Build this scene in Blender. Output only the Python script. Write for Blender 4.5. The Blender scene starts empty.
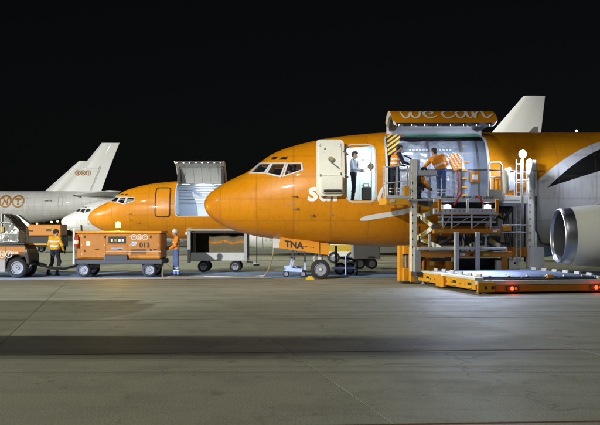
import bpy, math, random
import numpy as np
from mathutils import Vector, Matrix
random.seed(7)
sc = bpy.context.scene
col = sc.collection
R = math.radians

# ------------------------------------------------------------------ camera
F, HZ, CH = 900.0, 231.0, 1.7          # focal length and horizon row (600 px wide frame), eye height
cam_d = bpy.data.cameras.new('camera'); cam = bpy.data.objects.new('camera', cam_d); col.objects.link(cam)
cam.location = (0, 0, CH); cam.rotation_euler = (R(90), 0, 0)
cam_d.sensor_width = 36.0; cam_d.lens = 36.0 * F / 600.0
cam_d.shift_y = (HZ - 212.5) / 600.0
cam_d.clip_start = 0.1; cam_d.clip_end = 3000
sc.camera = cam

# ------------------------------------------------------------------ night sky, sun (far floodlight banks), exposure
SUN_DIR = Vector((0.42, 0.80, -0.72)).normalized()
world = bpy.data.worlds.new('World'); sc.world = world; world.use_nodes = True
wn = world.node_tree; bg = wn.nodes['Background']
sky = wn.nodes.new('ShaderNodeTexSky'); sky.sky_type = 'NISHITA'; sky.sun_disc = False
sky.sun_elevation = math.asin(-SUN_DIR.z); sky.sun_rotation = math.atan2(-SUN_DIR.x, -SUN_DIR.y)
hs = wn.nodes.new('ShaderNodeHueSaturation'); hs.inputs['Saturation'].default_value = 0.35
wn.links.new(sky.outputs[0], hs.inputs['Color']); wn.links.new(hs.outputs[0], bg.inputs['Color'])
bg.inputs['Strength'].default_value = 0.0006
def light(name, kind, loc, power, colr, aim=None, size=0.3, cone=60, blend=0.5, angle=1.0):
    d = bpy.data.lights.new(name, kind); o = bpy.data.objects.new(name, d); col.objects.link(o)
    o.location = loc; d.energy = power; d.color = colr
    if kind == 'SUN': d.angle = R(angle)
    elif kind == 'AREA': d.size = size
    else: d.shadow_soft_size = size
    if kind == 'SPOT': d.spot_size = R(cone); d.spot_blend = blend
    if aim is not None:
        o.rotation_euler = (Vector(aim) - Vector(loc)).to_track_quat('-Z', 'Y').to_euler()
    return o
sun = light('sun', 'SUN', (0, -20, 30), 0.42, (0.99, 0.99, 0.90), angle=1.2)
sun.rotation_euler = SUN_DIR.to_track_quat('-Z', 'Y').to_euler()
MAST_A, MAST_B, MAST_C = (-45, -60, 31), (-66, 15.5, 19), (-92, 38, 32)
light('flood_lamp_front', 'SPOT', MAST_A, 425000, (1.0, 0.99, 0.93), aim=(-18.7, 50, 1), size=0.6, cone=31, blend=0.3)
light('flood_lamp_side', 'SPOT', MAST_B, 175000, (1.0, 0.99, 0.80), aim=(0, 14, 0), size=2.4, cone=31, blend=0.5)
light('flood_lamp_far', 'SPOT', MAST_C, 340000, (1.0, 1.0, 0.94), aim=(-24, 98, 0), size=0.6, cone=84, blend=0.3)
light('vehicle_headlamp', 'SPOT', (-27, 27.6, 0.85), 70000, (0.42, 0.60, 1.0), aim=(3, 35.0, -0.75), size=0.1, cone=6.5, blend=0.3)
sc.view_settings.view_transform = 'Standard'; sc.view_settings.look = 'None'
sc.view_settings.exposure = 0.0; sc.view_settings.gamma = 1.0

# ------------------------------------------------------------------ materials
MATS = {}
def newmat(name):
    m = bpy.data.materials.new(name); m.use_nodes = True
    nt = m.node_tree; return m, nt, nt.nodes['Principled BSDF']
def L(nt, a, b): nt.links.new(a, b)
def mth(nt, op, a, b=None, clamp=False):
    n = nt.nodes.new('ShaderNodeMath'); n.operation = op; n.use_clamp = clamp
    for i, v in enumerate((a, b)):
        if v is None: continue
        if isinstance(v, (int, float)): n.inputs[i].default_value = v
        else: L(nt, v, n.inputs[i])
    return n.outputs[0]
def mixc(nt, f, a, b, mode='MIX'):
    n = nt.nodes.new('ShaderNodeMix'); n.data_type = 'RGBA'; n.blend_type = mode
    ins = (n.inputs[0], n.inputs[6], n.inputs[7])
    for s, v in zip(ins, (f, a, b)):
        if isinstance(v, (int, float)): s.default_value = v
        elif isinstance(v, tuple): s.default_value = v if len(v) == 4 else (*v, 1)
        else: L(nt, v, s)
    return n.outputs[2]
def noise(nt, vec, scale, detail=4, rough=0.6):
    n = nt.nodes.new('ShaderNodeTexNoise'); n.inputs['Scale'].default_value = scale
    n.inputs['Detail'].default_value = detail; n.inputs['Roughness'].default_value = rough
    if vec is not None: L(nt, vec, n.inputs['Vector'])
    return n.outputs['Fac']
def ramp(nt, f, p0, p1):
    n = nt.nodes.new('ShaderNodeMapRange'); n.inputs[1].default_value = p0; n.inputs[2].default_value = p1
    L(nt, f, n.inputs[0]); return n.outputs[0]
def mat(name, c, rough=0.5, metal=0.0, var=0.18, scale=2.5, bump=0.0, bscale=25, emit=None, estr=0, coat=0.0, dirt=0.25, alpha=1.0):
    if name in MATS: return MATS[name]
    m, nt, bs = newmat(name)
    tc = nt.nodes.new('ShaderNodeTexCoord'); v = tc.outputs['Object']
    nz = noise(nt, v, scale, 5, 0.65); fine = noise(nt, v, scale * 9, 3)
    dark = tuple(x * (1 - var) for x in c); lite = tuple(min(1, x * (1 + var * 0.5)) for x in c)
    k = mixc(nt, nz, dark, lite)
    d = mth(nt, 'MULTIPLY', ramp(nt, fine, 0.52, 0.75), dirt)
    k = mixc(nt, d, k, tuple(x * 0.45 + 0.01 for x in c))
    L(nt, k, bs.inputs['Base Color'])
    r = mth(nt, 'ADD', mth(nt, 'MULTIPLY', nz, 0.22), rough - 0.11, True); L(nt, r, bs.inputs['Roughness'])
    bs.inputs['Metallic'].default_value = metal; bs.inputs['Coat Weight'].default_value = coat
    if bump:
        b = nt.nodes.new('ShaderNodeBump'); b.inputs['Strength'].default_value = bump; b.inputs['Distance'].default_value = 0.02
        L(nt, noise(nt, v, bscale, 4), b.inputs['Height']); L(nt, b.outputs[0], bs.inputs['Normal'])
    if emit: bs.inputs['Emission Color'].default_value = (*emit, 1); bs.inputs['Emission Strength'].default_value = estr
    if alpha < 1: bs.inputs['Alpha'].default_value = alpha
    MATS[name] = m; return m
ORANGE = (0.68, 0.252, 0.003)
mat('orange_paint', ORANGE, 0.38, coat=0.2, var=0.08, dirt=0.08)
mat('orange_gse', (0.58, 0.215, 0.012), 0.45, var=0.3, scale=4, dirt=0.5)
mat('yellow_gse', (0.84, 0.38, 0.015), 0.45, var=0.25, scale=4, dirt=0.45)
mat('white_paint', (0.78, 0.78, 0.76), 0.4, coat=0.15, var=0.06, dirt=0.1)
mat('cream', (0.78, 0.76, 0.66), 0.5, var=0.1, dirt=0.2)
mat('grey_paint', (0.42, 0.43, 0.44), 0.5, var=0.2, dirt=0.4)
mat('pale_grey', (0.62, 0.63, 0.64), 0.5, var=0.18, dirt=0.4)
mat('dark_grey', (0.05, 0.05, 0.055), 0.55, dirt=0.3)
mat('black', (0.012, 0.012, 0.013), 0.5)
mat('rubber', (0.02, 0.02, 0.021), 0.8, var=0.4, bump=0.3)
mat('steel', (0.55, 0.55, 0.56), 0.3, 0.9, var=0.2, dirt=0.3)
mat('chrome', (0.42, 0.43, 0.47), 0.36, 1.0, var=0.08, dirt=0.05)
mat('hub_grey', (0.30, 0.32, 0.37), 0.45, 0.2, dirt=0.4)
mat('blue_deck', (0.30, 0.38, 0.60), 0.42, 0.3, var=0.3, dirt=0.4)
mat('white_lettering', (0.82, 0.82, 0.80), 0.5, var=0.04, dirt=0.05)
mat('black_lettering', (0.015, 0.013, 0.012), 0.5)
mat('logo_orange', (0.46, 0.20, 0.02), 0.5)
mat('skin', (0.48, 0.27, 0.19), 0.55, var=0.1, dirt=0.0)
mat('hair_dark', (0.018, 0.013, 0.01), 0.6, bump=0.6, bscale=90)
mat('hivis_orange', (0.95, 0.30, 0.015), 0.8, var=0.22, scale=9, bump=0.5, bscale=14)
mat('hivis_yellow', (0.85, 0.47, 0.02), 0.8, var=0.22, scale=9, bump=0.5, bscale=14)
mat('reflective', (0.82, 0.82, 0.82), 0.35, var=0.1)
mat('navy_cloth', (0.022, 0.026, 0.05), 0.85, var=0.3, scale=9, bump=0.5, bscale=14)
mat('blue_cloth', (0.12, 0.18, 0.43), 0.85, var=0.3, scale=9, bump=0.5, bscale=14)
mat('shirt', (0.50, 0.58, 0.78), 0.8, var=0.15, scale=9, bump=0.4, bscale=16)
mat('glove', (0.03, 0.03, 0.033), 0.8)
mat('boot', (0.014, 0.013, 0.012), 0.6)
mat('cargo_metal', (0.33, 0.38, 0.47), 0.6, 0.1, var=0.35, scale=3, dirt=0.45, bump=0.35, bscale=6)
mat('cabin_white', (0.82, 0.84, 0.84), 0.5, var=0.05, dirt=0.05)
mat('hold_liner', (0.62, 0.66, 0.72), 0.5, var=0.1, dirt=0.2)
mat('plastic_wrap', (0.42, 0.43, 0.40), 0.22, 0.25, var=0.65, scale=6, bump=1.0, bscale=7, dirt=0.4)
mat('pale_blue', (0.50, 0.60, 0.85), 0.45, var=0.2, dirt=0.3)
mat('green_seal', (0.02, 0.16, 0.07), 0.5)
mat('red_trim', (0.35, 0.03, 0.02), 0.5)
mat('lamp_white', (0.9, 0.9, 0.9), 0.3, emit=(0.75, 0.82, 1.0), estr=60)
mat('lamp_reflector', (0.8, 0.82, 0.85), 0.3, 0.5, emit=(0.6, 0.7, 1.0), estr=1.6)
mat('lamp_far', (0.9, 0.9, 0.8), 0.3, emit=(1.0, 0.88, 0.55), estr=6)
mat('lamp_red', (0.6, 0.02, 0.01), 0.3, emit=(1.0, 0.06, 0.02), estr=5)
mat('lamp_amber', (0.9, 0.4, 0.02), 0.3, emit=(1.0, 0.62, 0.05), estr=28)
mat('wrap_silver', (0.50, 0.54, 0.60), 0.26, 0.3, var=0.5, scale=5, bump=1.0, bscale=4.5, dirt=0.3)
mat('lamp_cabin', (0.9, 0.9, 0.9), 0.3, emit=(0.75, 0.95, 1.0), estr=5)
mat('canvas', (0.20, 0.17, 0.10), 0.9, var=0.3, scale=5, bump=0.5, bscale=5)
mat('far_dark', (0.03, 0.03, 0.03), 0.9)
mat('hose', (0.36, 0.30, 0.16), 0.7)
mat('sealant', (0.17, 0.065, 0.028), 0.8, var=0.5, scale=1.5)
mat('line_white', (0.62, 0.63, 0.66), 0.7, var=0.3, scale=1.2, dirt=0.5)
mat('line_yellow', (0.60, 0.42, 0.03), 0.7, var=0.3, scale=1.2, dirt=0.5)
def glass_mat():
    m, nt, bs = newmat('window_glass')
    bs.inputs['Base Color'].default_value = (0.02, 0.025, 0.03, 1); bs.inputs['Roughness'].default_value = 0.05
    bs.inputs['Alpha'].default_value = 0.30; MATS['window_glass'] = m
glass_mat()
def stripes_mat(name, c1, c2, freq, ax=(1, 0, 1)):
    m, nt, bs = newmat(name); tc = nt.nodes.new('ShaderNodeTexCoord'); s = nt.nodes.new('ShaderNodeSeparateXYZ')
    L(nt, tc.outputs['Object'], s.inputs[0]); t = None
    for i in range(3):
        if ax[i]:
            u = mth(nt, 'MULTIPLY', s.outputs[i], ax[i] * freq); t = u if t is None else mth(nt, 'ADD', t, u)
    f = mth(nt, 'GREATER_THAN', mth(nt, 'FRACT', t), 0.5)
    L(nt, mixc(nt, f, c1, c2), bs.inputs['Base Color']); bs.inputs['Roughness'].default_value = 0.5
    MATS[name] = m
stripes_mat('hazard', (0.02, 0.02, 0.02), (0.75, 0.45, 0.02), 6.5, (-0.75, 0, 1))
stripes_mat('scissor_label', (0.70, 0.70, 0.55), (0.55, 0.45, 0.03), 7, (1, 1, 0))
def livery(name, full):
    m, nt, bs = newmat(name); tc = nt.nodes.new('ShaderNodeTexCoord'); v = tc.outputs['Object']
    s = nt.nodes.new('ShaderNodeSeparateXYZ'); L(nt, v, s.inputs[0]); x, z = s.outputs[0], s.outputs[2]
    nz = noise(nt, v, 1.2, 5)
    o = mixc(nt, nz, tuple(c * 0.93 for c in ORANGE), tuple(min(1, c * 1.05) for c in ORANGE))
    w = mixc(nt, nz, (0.70, 0.70, 0.70), (0.80, 0.80, 0.79))
    if full:
        X = mth(nt, 'MINIMUM', mth(nt, 'SUBTRACT', x, 3.4), 11.2)
        def q(x0, z0, s1, x1, c2):
            a = mth(nt, 'SUBTRACT', X, x0)
            lin = mth(nt, 'ADD', mth(nt, 'MULTIPLY', a, s1), z0)
            return mth(nt, 'ADD', lin, mth(nt, 'MULTIPLY', mth(nt, 'MULTIPLY', a, mth(nt, 'SUBTRACT', X, x1)), c2))
        e1 = q(8.04, 3.475, .76, 8.79, -.126); e2 = q(8.74, 3.576, .774, 9.21, -.16); e3 = q(8.04, 3.07, .327, 9.28, -.01)
        inw = mth(nt, 'MULTIPLY', mth(nt, 'LESS_THAN', z, e1), mth(nt, 'GREATER_THAN', x, 9.0))
        inb = mth(nt, 'MULTIPLY', mth(nt, 'LESS_THAN', z, e2), mth(nt, 'GREATER_THAN', z, e3))
        c = mixc(nt, inw, o, w); c = mixc(nt, inb, c, (0.012, 0.012, 0.012))
    elif name == 'livery_white': c = w
    else: c = o
    # skin panel seams and fine streaks
    def near(val, c0, w_): return mth(nt, 'LESS_THAN', mth(nt, 'ABSOLUTE', mth(nt, 'SUBTRACT', val, c0)), w_)
    fx = mth(nt, 'FRACT', mth(nt, 'MULTIPLY', x, 0.787)); fz = mth(nt, 'FRACT', mth(nt, 'ADD', mth(nt, 'MULTIPLY', z, 1.35), 0.73))
    seam = near(fx, 0.5, 0.0055); seam2 = near(fz, 0.5, 0.008)
    rv1 = mth(nt, 'MULTIPLY', mth(nt, 'MAXIMUM', near(fx, 0.525, 0.006), near(fx, 0.475, 0.006)), near(mth(nt, 'FRACT', mth(nt, 'MULTIPLY', z, 22)), 0.5, 0.2))
    rv2 = mth(nt, 'MULTIPLY', mth(nt, 'MAXIMUM', near(fz, 0.54, 0.011), near(fz, 0.46, 0.011)), near(mth(nt, 'FRACT', mth(nt, 'MULTIPLY', x, 22)), 0.5, 0.2))
    sm = mth(nt, 'MAXIMUM', mth(nt, 'MULTIPLY', mth(nt, 'MAXIMUM', seam, mth(nt, 'MULTIPLY', seam2, 0.6)), 0.5), mth(nt, 'MULTIPLY', mth(nt, 'MAXIMUM', rv1, rv2), 0.35))
    c = mixc(nt, sm, c, (0.12, 0.07, 0.02))
    # every sheet of skin takes a slightly different tone
    cx_ = nt.nodes.new('ShaderNodeCombineXYZ'); L(nt, mth(nt, 'FLOOR', mth(nt, 'ADD', mth(nt, 'MULTIPLY', x, 0.787), 0.5)), cx_.inputs[0]); L(nt, mth(nt, 'FLOOR', mth(nt, 'ADD', mth(nt, 'MULTIPLY', z, 1.35), 1.23)), cx_.inputs[1])
    wnz = nt.nodes.new('ShaderNodeTexWhiteNoise'); L(nt, cx_.outputs[0], wnz.inputs['Vector'])
    c = mixc(nt, mth(nt, 'MULTIPLY', wnz.outputs['Value'], 0.30), c, (0.72, 0.68, 0.62), 'MULTIPLY')
    mp = nt.nodes.new('ShaderNodeMapping'); mp.inputs['Scale'].default_value = (7, 7, 0.7); L(nt, v, mp.inputs[0])
    st = mth(nt, 'MULTIPLY', ramp(nt, noise(nt, mp.outputs[0], 1.5, 4), 0.52, 0.8), 0.38)
    c = mixc(nt, st, c, (0.45, 0.42, 0.38), 'MULTIPLY'); bs.inputs['Specular IOR Level'].default_value = 0.32
    L(nt, c, bs.inputs['Base Color'])
    L(nt, mth(nt, 'ADD', mth(nt, 'MULTIPLY', nz, 0.2), 0.3), bs.inputs['Roughness'])
    bs.inputs['Coat Weight'].default_value = 0.25; bs.inputs['Coat Roughness'].default_value = 0.06
    bp = nt.nodes.new('ShaderNodeBump'); bp.inputs['Strength'].default_value = 0.5; bp.inputs['Distance'].default_value = 0.02
    L(nt, mth(nt, 'ADD', mth(nt, 'MULTIPLY', sm, -0.6), mth(nt, 'ADD', noise(nt, v, 2.4, 2), mth(nt, 'MULTIPLY', wnz.outputs['Value'], 0.05))), bp.inputs['Height']); L(nt, bp.outputs[0], bs.inputs['Normal'])
    MATS[name] = m
livery('livery_main', True); livery('livery_orange', False); livery('livery_white', False)
def concrete(name, joints, kind=''):
    m, nt, bs = newmat(name); tc = nt.nodes.new('ShaderNodeTexCoord')
    gm = nt.nodes.new('ShaderNodeNewGeometry'); v = gm.outputs['Position']
    big = noise(nt, v, 0.12, 5); mid = noise(nt, v, 0.9, 6, 0.7); fin = noise(nt, v, 28, 3, 0.8)
    c = mixc(nt, big, (0.35, 0.355, 0.275), (0.48, 0.48, 0.385)) if kind != 'light_strip' else mixc(nt, big, (0.62, 0.70, 0.84), (0.74, 0.80, 0.90))
    c = mixc(nt, ramp(nt, mid, 0.45, 0.75), c, (0.22, 0.22, 0.165))
    c = mixc(nt, mth(nt, 'MULTIPLY', fin, 0.75), c, (0.16, 0.16, 0.12))
    sp = noise(nt, v, 75, 2, 0.9); c = mixc(nt, mth(nt, 'MULTIPLY', ramp(nt, sp, 0.45, 0.8), 0.7), c, (0.55, 0.54, 0.47))
    mp = nt.nodes.new('ShaderNodeMapping'); mp.inputs['Scale'].default_value = (0.03, 1.1, 1); mp.inputs['Rotation'].default_value = (0, 0, R(-6)); L(nt, v, mp.inputs[0])
    ty = ramp(nt, noise(nt, mp.outputs[0], 1.4, 5, 0.7), 0.5, 0.72)
    c = mixc(nt, mth(nt, 'MULTIPLY', ty, 0.6), c, (0.13, 0.13, 0.10))
    st = ramp(nt, noise(nt, v, 0.55, 3, 0.5), 0.60, 0.72); st2 = ramp(nt, noise(nt, v, 2.6, 4, 0.6), 0.62, 0.70)
    c = mixc(nt, mth(nt, 'MULTIPLY', st, 0.4), c, (0.09, 0.09, 0.075)); c = mixc(nt, mth(nt, 'MULTIPLY', st2, 0.5), c, (0.07, 0.068, 0.055))
    mp2 = nt.nodes.new('ShaderNodeMapping'); mp2.inputs['Scale'].default_value = (0.02, 3.2, 1); mp2.inputs['Rotation'].default_value = (0, 0, R(11)); L(nt, v, mp2.inputs[0])
    t2 = ramp(nt, noise(nt, mp2.outputs[0], 1.1, 3, 0.5), 0.62, 0.70); c = mixc(nt, mth(nt, 'MULTIPLY', t2, 0.45), c, (0.07, 0.07, 0.06))
    vo = nt.nodes.new('ShaderNodeTexVoronoi'); vo.feature = 'DISTANCE_TO_EDGE'; vo.inputs['Scale'].default_value = 0.33
    wv = nt.nodes.new('ShaderNodeVectorMath'); wv.operation = 'ADD'; wn_ = nt.nodes.new('ShaderNodeTexNoise'); wn_.inputs['Scale'].default_value = 1.6; L(nt, v, wn_.inputs['Vector']); L(nt, v, wv.inputs[0]); L(nt, wn_.outputs['Color'], wv.inputs[1]); L(nt, wv.outputs[0], vo.inputs['Vector'])
    ck_ = mth(nt, 'MULTIPLY', mth(nt, 'LESS_THAN', vo.outputs['Distance'], 0.006), ramp(nt, big, 0.45, 0.6)); c = mixc(nt, mth(nt, 'MULTIPLY', ck_, 0.55), c, (0.05, 0.05, 0.04))
    oi = nt.nodes.new('ShaderNodeObjectInfo')
    c = mixc(nt, mth(nt, 'MULTIPLY', oi.outputs['Random'], 0.22), c, (0.17, 0.17, 0.13))
    if joints:
        s = nt.nodes.new('ShaderNodeSeparateXYZ'); L(nt, v, s.inputs[0])
        yy = mth(nt, 'SUBTRACT', s.outputs[1], mth(nt, 'MULTIPLY', s.outputs[0], 0.075))
        xx = mth(nt, 'ADD', s.outputs[0], mth(nt, 'MULTIPLY', s.outputs[1], 0.2))
        j1 = mth(nt, 'LESS_THAN', mth(nt, 'FRACT', mth(nt, 'DIVIDE', mth(nt, 'SUBTRACT', yy, 12.65), 4.8)), 0.02)
        j2 = mth(nt, 'LESS_THAN', mth(nt, 'FRACT', mth(nt, 'DIVIDE', mth(nt, 'SUBTRACT', xx, 2.4), 4.2)), 0.01)
        c = mixc(nt, mth(nt, 'MAXIMUM', j1, j2), c, (0.06, 0.04, 0.025))
    if joints or kind: c = mixc(nt, 1.0, c, (1.52, 1.58, 1.46) if joints else (1.0, 1.3, 1.85), 'MULTIPLY')  # strip under the carts tinted brighter and bluer, light put into its colour
    L(nt, c, bs.inputs['Base Color'])
    L(nt, mth(nt, 'ADD', mth(nt, 'MULTIPLY', mid, 0.3), 0.5), bs.inputs['Roughness'])
    b = nt.nodes.new('ShaderNodeBump'); b.inputs['Strength'].default_value = 0.35; b.inputs['Distance'].default_value = 0.015
    L(nt, mth(nt, 'ADD', fin, mth(nt, 'MULTIPLY', mid, 0.6)), b.inputs['Height']); L(nt, b.outputs[0], bs.inputs['Normal'])
    MATS[name] = m
concrete('concrete', False); concrete('concrete_far', True); concrete('light_strip_concrete', False, 'light_strip')

# ------------------------------------------------------------------ mesh helpers
def link(name, me, parent=None, loc=(0, 0, 0), rz=0):
    o = bpy.data.objects.new(name, me); col.objects.link(o)
    o.location = loc; o.rotation_euler = (0, 0, rz)
    if parent is not None: o.parent = parent
    return o
def tag(o, label, cat, group=None, kind=None):
    if label: o['label'] = label
    if cat: o['category'] = cat
    if group: o['group'] = group
    if kind: o['kind'] = kind
    return o
def thing(name, label, cat, loc=(0, 0, 0), rz=0, group=None):
    return tag(link(name, None, None, loc, rz), label, cat, group)
class MB:
    def __init__(s): s.v = []; s.f = []; s.m = []
    def add(s, vs, fs, m=0):
        n = len(s.v); s.v += [tuple(p) for p in vs]; s.f += [tuple(i + n for i in f) for f in fs]; s.m += [m] * len(fs); return s
    def box(s, lo, hi, m=0, bev=0.0):
        x0, y0, z0 = lo; x1, y1, z1 = hi
        if bev <= 0:
            return s.add([(x0,y0,z0),(x1,y0,z0),(x1,y1,z0),(x0,y1,z0),(x0,y0,z1),(x1,y0,z1),(x1,y1,z1),(x0,y1,z1)],
                         [(0,3,2,1),(4,5,6,7),(0,1,5,4),(1,2,6,5),(2,3,7,6),(3,0,4,7)], m)
        b = min(bev, (x1-x0)*.45, (y1-y0)*.45, (z1-z0)*.45)
        vs = []; idx = {}
        for ix in (0, 1):
            for iy in (0, 1):
                for iz in (0, 1):
                    c = ((x0, x1)[ix], (y0, y1)[iy], (z0, z1)[iz]); sg = ((1, -1)[ix], (1, -1)[iy], (1, -1)[iz])
                    for ax in range(3):
                        p = list(c)
                        for k in range(3):
                            if k != ax: p[k] += sg[k] * b
                        idx[(ix, iy, iz, ax)] = len(vs); vs.append(p)
        g = lambda *k: idx[k]; fs = []
        for ax in range(3):
            o1, o2 = [(1, 2), (2, 0), (0, 1)][ax]
            for sd in (0, 1):
                q = []
                for a, b2 in ((0, 0), (1, 0), (1, 1), (0, 1)):
                    k = [0, 0, 0]; k[ax] = sd; k[o1] = a; k[o2] = b2; q.append(g(*k, ax))
                fs.append(tuple(q if sd else q[::-1]))
            for a in (0, 1):
                for b2 in (0, 1):
                    k0 = [0, 0, 0]; k0[o1] = a; k0[o2] = b2; k1 = list(k0); k1[ax] = 1
                    q = [g(*k0, o1), g(*k1, o1), g(*k1, o2), g(*k0, o2)]
                    fs.append(tuple(q if (a ^ b2) else q[::-1]))
        for ix in (0, 1):
            for iy in (0, 1):
                for iz in (0, 1):
                    q = [g(ix, iy, iz, 0), g(ix, iy, iz, 1), g(ix, iy, iz, 2)]
                    fs.append(tuple(q if (ix + iy + iz) % 2 else q[::-1]))
        return s.add(vs, fs, m)
    def beam(s, p0, p1, w, h, m=0, up=(0, 0, 1)):
        p0, p1 = Vector(p0), Vector(p1); d = (p1 - p0).normalized(); u = Vector(up)
        if abs(d.dot(u)) > 0.95: u = Vector((0, 1, 0))
        a = d.cross(u).normalized() * w / 2; b = a.cross(d).normalized() * h / 2
        vs = [p + q for p in (p0, p1) for q in (-a - b, a - b, a + b, -a + b)]
        return s.add(vs, [(0,1,2,3),(7,6,5,4),(0,4,5,1),(1,5,6,2),(2,6,7,3),(3,7,4,0)], m)
    def tube(s, pts, r, n=10, m=0, cap=True):
        pts = [Vector(p) for p in pts]; rr = r if isinstance(r, (list, tuple)) else [r] * len(pts)
        vs = []; fs = []; pu = None
        for i, p in enumerate(pts):
            d = (pts[min(i + 1, len(pts) - 1)] - pts[max(i - 1, 0)]).normalized()
            if pu is None: pu = Vector((0, 0, 1)) if abs(d.z) < 0.9 else Vector((1, 0, 0))
            a = d.cross(pu).normalized(); b = a.cross(d).normalized(); pu = b
            for k in range(n):
                t = 2 * math.pi * k / n; vs.append(p + a * math.cos(t) * rr[i] + b * math.sin(t) * rr[i])
        for i in range(len(pts) - 1):
            for k in range(n):
                k2 = (k + 1) % n; fs.append((i*n+k, i*n+k2, (i+1)*n+k2, (i+1)*n+k))
        if cap: fs.append(tuple(range(n))[::-1]); fs.append(tuple((len(pts)-1)*n + k for k in range(n)))
        return s.add(vs, fs, m)
    def lathe(s, prof, c, axis='y', n=28, m=0, sq=1.0):
        """prof: (along axis, radius); centre c; closed at radius 0"""
        vs = []; fs = []
        for (t, r) in prof:
            for k in range(n):
                a = 2 * math.pi * k / n; u, w = r * math.cos(a), r * math.sin(a)
                if w < 0: w *= sq
                vs.append({'y': (c[0]+u, c[1]+t, c[2]+w), 'x': (c[0]+t, c[1]+u, c[2]+w), 'z': (c[0]+u, c[1]+w, c[2]+t)}[axis])
        for i in range(len(prof) - 1):
            for k in range(n):
                k2 = (k + 1) % n; fs.append((i*n+k, i*n+k2, (i+1)*n+k2, (i+1)*n+k))
        return s.add(vs, fs, m)
    def prism(s, poly, y0, y1, m=0):
        """poly in (x,z), extruded along y"""
        n = len(poly); vs = [(x, y0, z) for x, z in poly] + [(x, y1, z) for x, z in poly]
        fs = [tuple(range(n)), tuple(range(2*n-1, n-1, -1))] + [(i, i+n, (i+1) % n + n, (i+1) % n) for i in range(n)]
        return s.add(vs, fs, m)
    def grid(s, P, m=0, flip=False):
        """P: 2D list of points"""
        a, b = len(P), len(P[0]); vs = [p for row in P for p in row]; fs = []
        for i in range(a - 1):
            for j in range(b - 1):
                q = (i*b+j, (i+1)*b+j, (i+1)*b+j+1, i*b+j+1); fs.append(q[::-1] if flip else q)
        return s.add(vs, fs, m)
    def mesh(s, name, mats, smooth=False, fix=True, ang=40):
        me = bpy.data.meshes.new(name); me.from_pydata(s.v, [], s.f)
        for k in ([mats] if isinstance(mats, str) else mats): me.materials.append(MATS[k])
        me.polygons.foreach_set('material_index', s.m)
        if fix:
            import bmesh
            bm = bmesh.new(); bm.from_mesh(me); bmesh.ops.remove_doubles(bm, verts=bm.verts, dist=1e-5)
            bmesh.ops.recalc_face_normals(bm, faces=bm.faces)
            if smooth:
                for e in bm.edges: e.smooth = not (len(e.link_faces) == 2 and e.calc_face_angle(0) > R(ang))
                for f in bm.faces: f.smooth = True
            bm.to_mesh(me); bm.free()
        elif smooth:
            me.polygons.foreach_set('use_smooth', [True] * len(me.polygons))
        me.update(); return me
    def build(s, name, mats, parent=None, smooth=False, **k):
        return link(name, s.mesh(name, mats, smooth, **k), parent)
def bx(name, lo, hi, m, parent, bev=0.012): return MB().box(lo, hi, 0, bev).build(name, m, parent)
def P(u, v, Y): return ((u - 300) / F * Y, Y, CH + (HZ - v) / F * Y)      # point at depth Y seen at pixel u,v
def text2d(s, size, bold=0.0, shear=0.0, align='LEFT', spacing=1.0):
    cu = bpy.data.curves.new('t', 'FONT'); cu.body = s; cu.size = size; cu.offset = bold; cu.shear = shear; cu.align_x = align
    cu.space_character = spacing; cu.resolution_u = 4
    o = bpy.data.objects.new('t', cu); col.objects.link(o)
    me = bpy.data.meshes.new_from_object(o.evaluated_get(bpy.context.evaluated_depsgraph_get()))
    v = [tuple(p.co[:2]) for p in me.vertices]; f = [tuple(p.vertices) for p in me.polygons]
    bpy.data.objects.remove(o); bpy.data.meshes.remove(me); return v, f
def lettering(s, size, fn, m, parent, name='lettering', **k):
    v, f = text2d(s, size, **k); b = MB(); b.add([fn(x, y) for x, y in v], f); return b.build(name, m, parent)
def spline(pts, n=8):
    pts = [Vector(p) for p in pts]; out = []
    for i in range(len(pts) - 1):
        a, b = pts[max(i-1, 0)], pts[i]; c, d = pts[i+1], pts[min(i+2, len(pts)-1)]
        for k in range(n):
            t = k / n; out.append(0.5 * ((2*b) + (c-a)*t + (2*a-5*b+4*c-d)*t*t + (3*b-a-3*c+d)*t**3))
    return out + [pts[-1]]
def ribbon(pts2, w, fn, b, n=8):
    q = spline([(x, y, 0) for x, y in pts2], n); rows = [[], []]
    for i, p in enumerate(q):
        d = (q[min(i+1, len(q)-1)] - q[max(i-1, 0)]); d = d.normalized() if d.length > 1e-9 else Vector((1, 0, 0))
        nrm = Vector((-d.y, d.x, 0)); e = min(1, 0.35 + 4 * min(i, len(q)-1-i) / len(q))
        rows[0].append(fn(*(p + nrm * w / 2 * e)[:2])); rows[1].append(fn(*(p - nrm * w / 2 * e)[:2]))
    b.grid(rows)
def copy_tree(o, parent=None):
    c = o.copy(); col.objects.link(c); c.parent = parent
    for ch in o.children: copy_tree(ch, c)
    return c
def wheel(parent, c, r, w, axis='y', hub='hub_grey'):
    """wheel > tyre, rim"""
    h = w / 2
    t = MB().lathe([(-h*.6, r*.58), (-h, r*.66), (-h, r*.86), (-h*.62, r), (h*.62, r), (h, r*.86), (h, r*.66), (h*.6, r*.58)], (0, 0, 0), axis, 26).build('wheel', 'rubber', parent, True, ang=50)
    t.location = c
    rm = MB().lathe([(-h*.55, 0.0001), (-h*.95, r*.12), (-h*.95, r*.2), (-h*.45, r*.26), (-h*.45, r*.5), (-h*.9, r*.56), (-h*.9, r*.62), (h*.9, r*.62), (h*.4, r*.5), (h*.4, .0001)], (0, 0, 0), axis, 26)
    for k in range(6):
        a = k * math.pi / 3; u, v = r*.38*math.cos(a), r*.38*math.sin(a)
        p = (u, -h*.52, v) if axis == 'y' else (-h*.52, u, v); q = (u, -h*.40, v) if axis == 'y' else (-h*.40, u, v)
        rm.tube([p, q], r*.05, 6)
    rm.build('rim', hub, t, True, ang=35); return t
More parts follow.
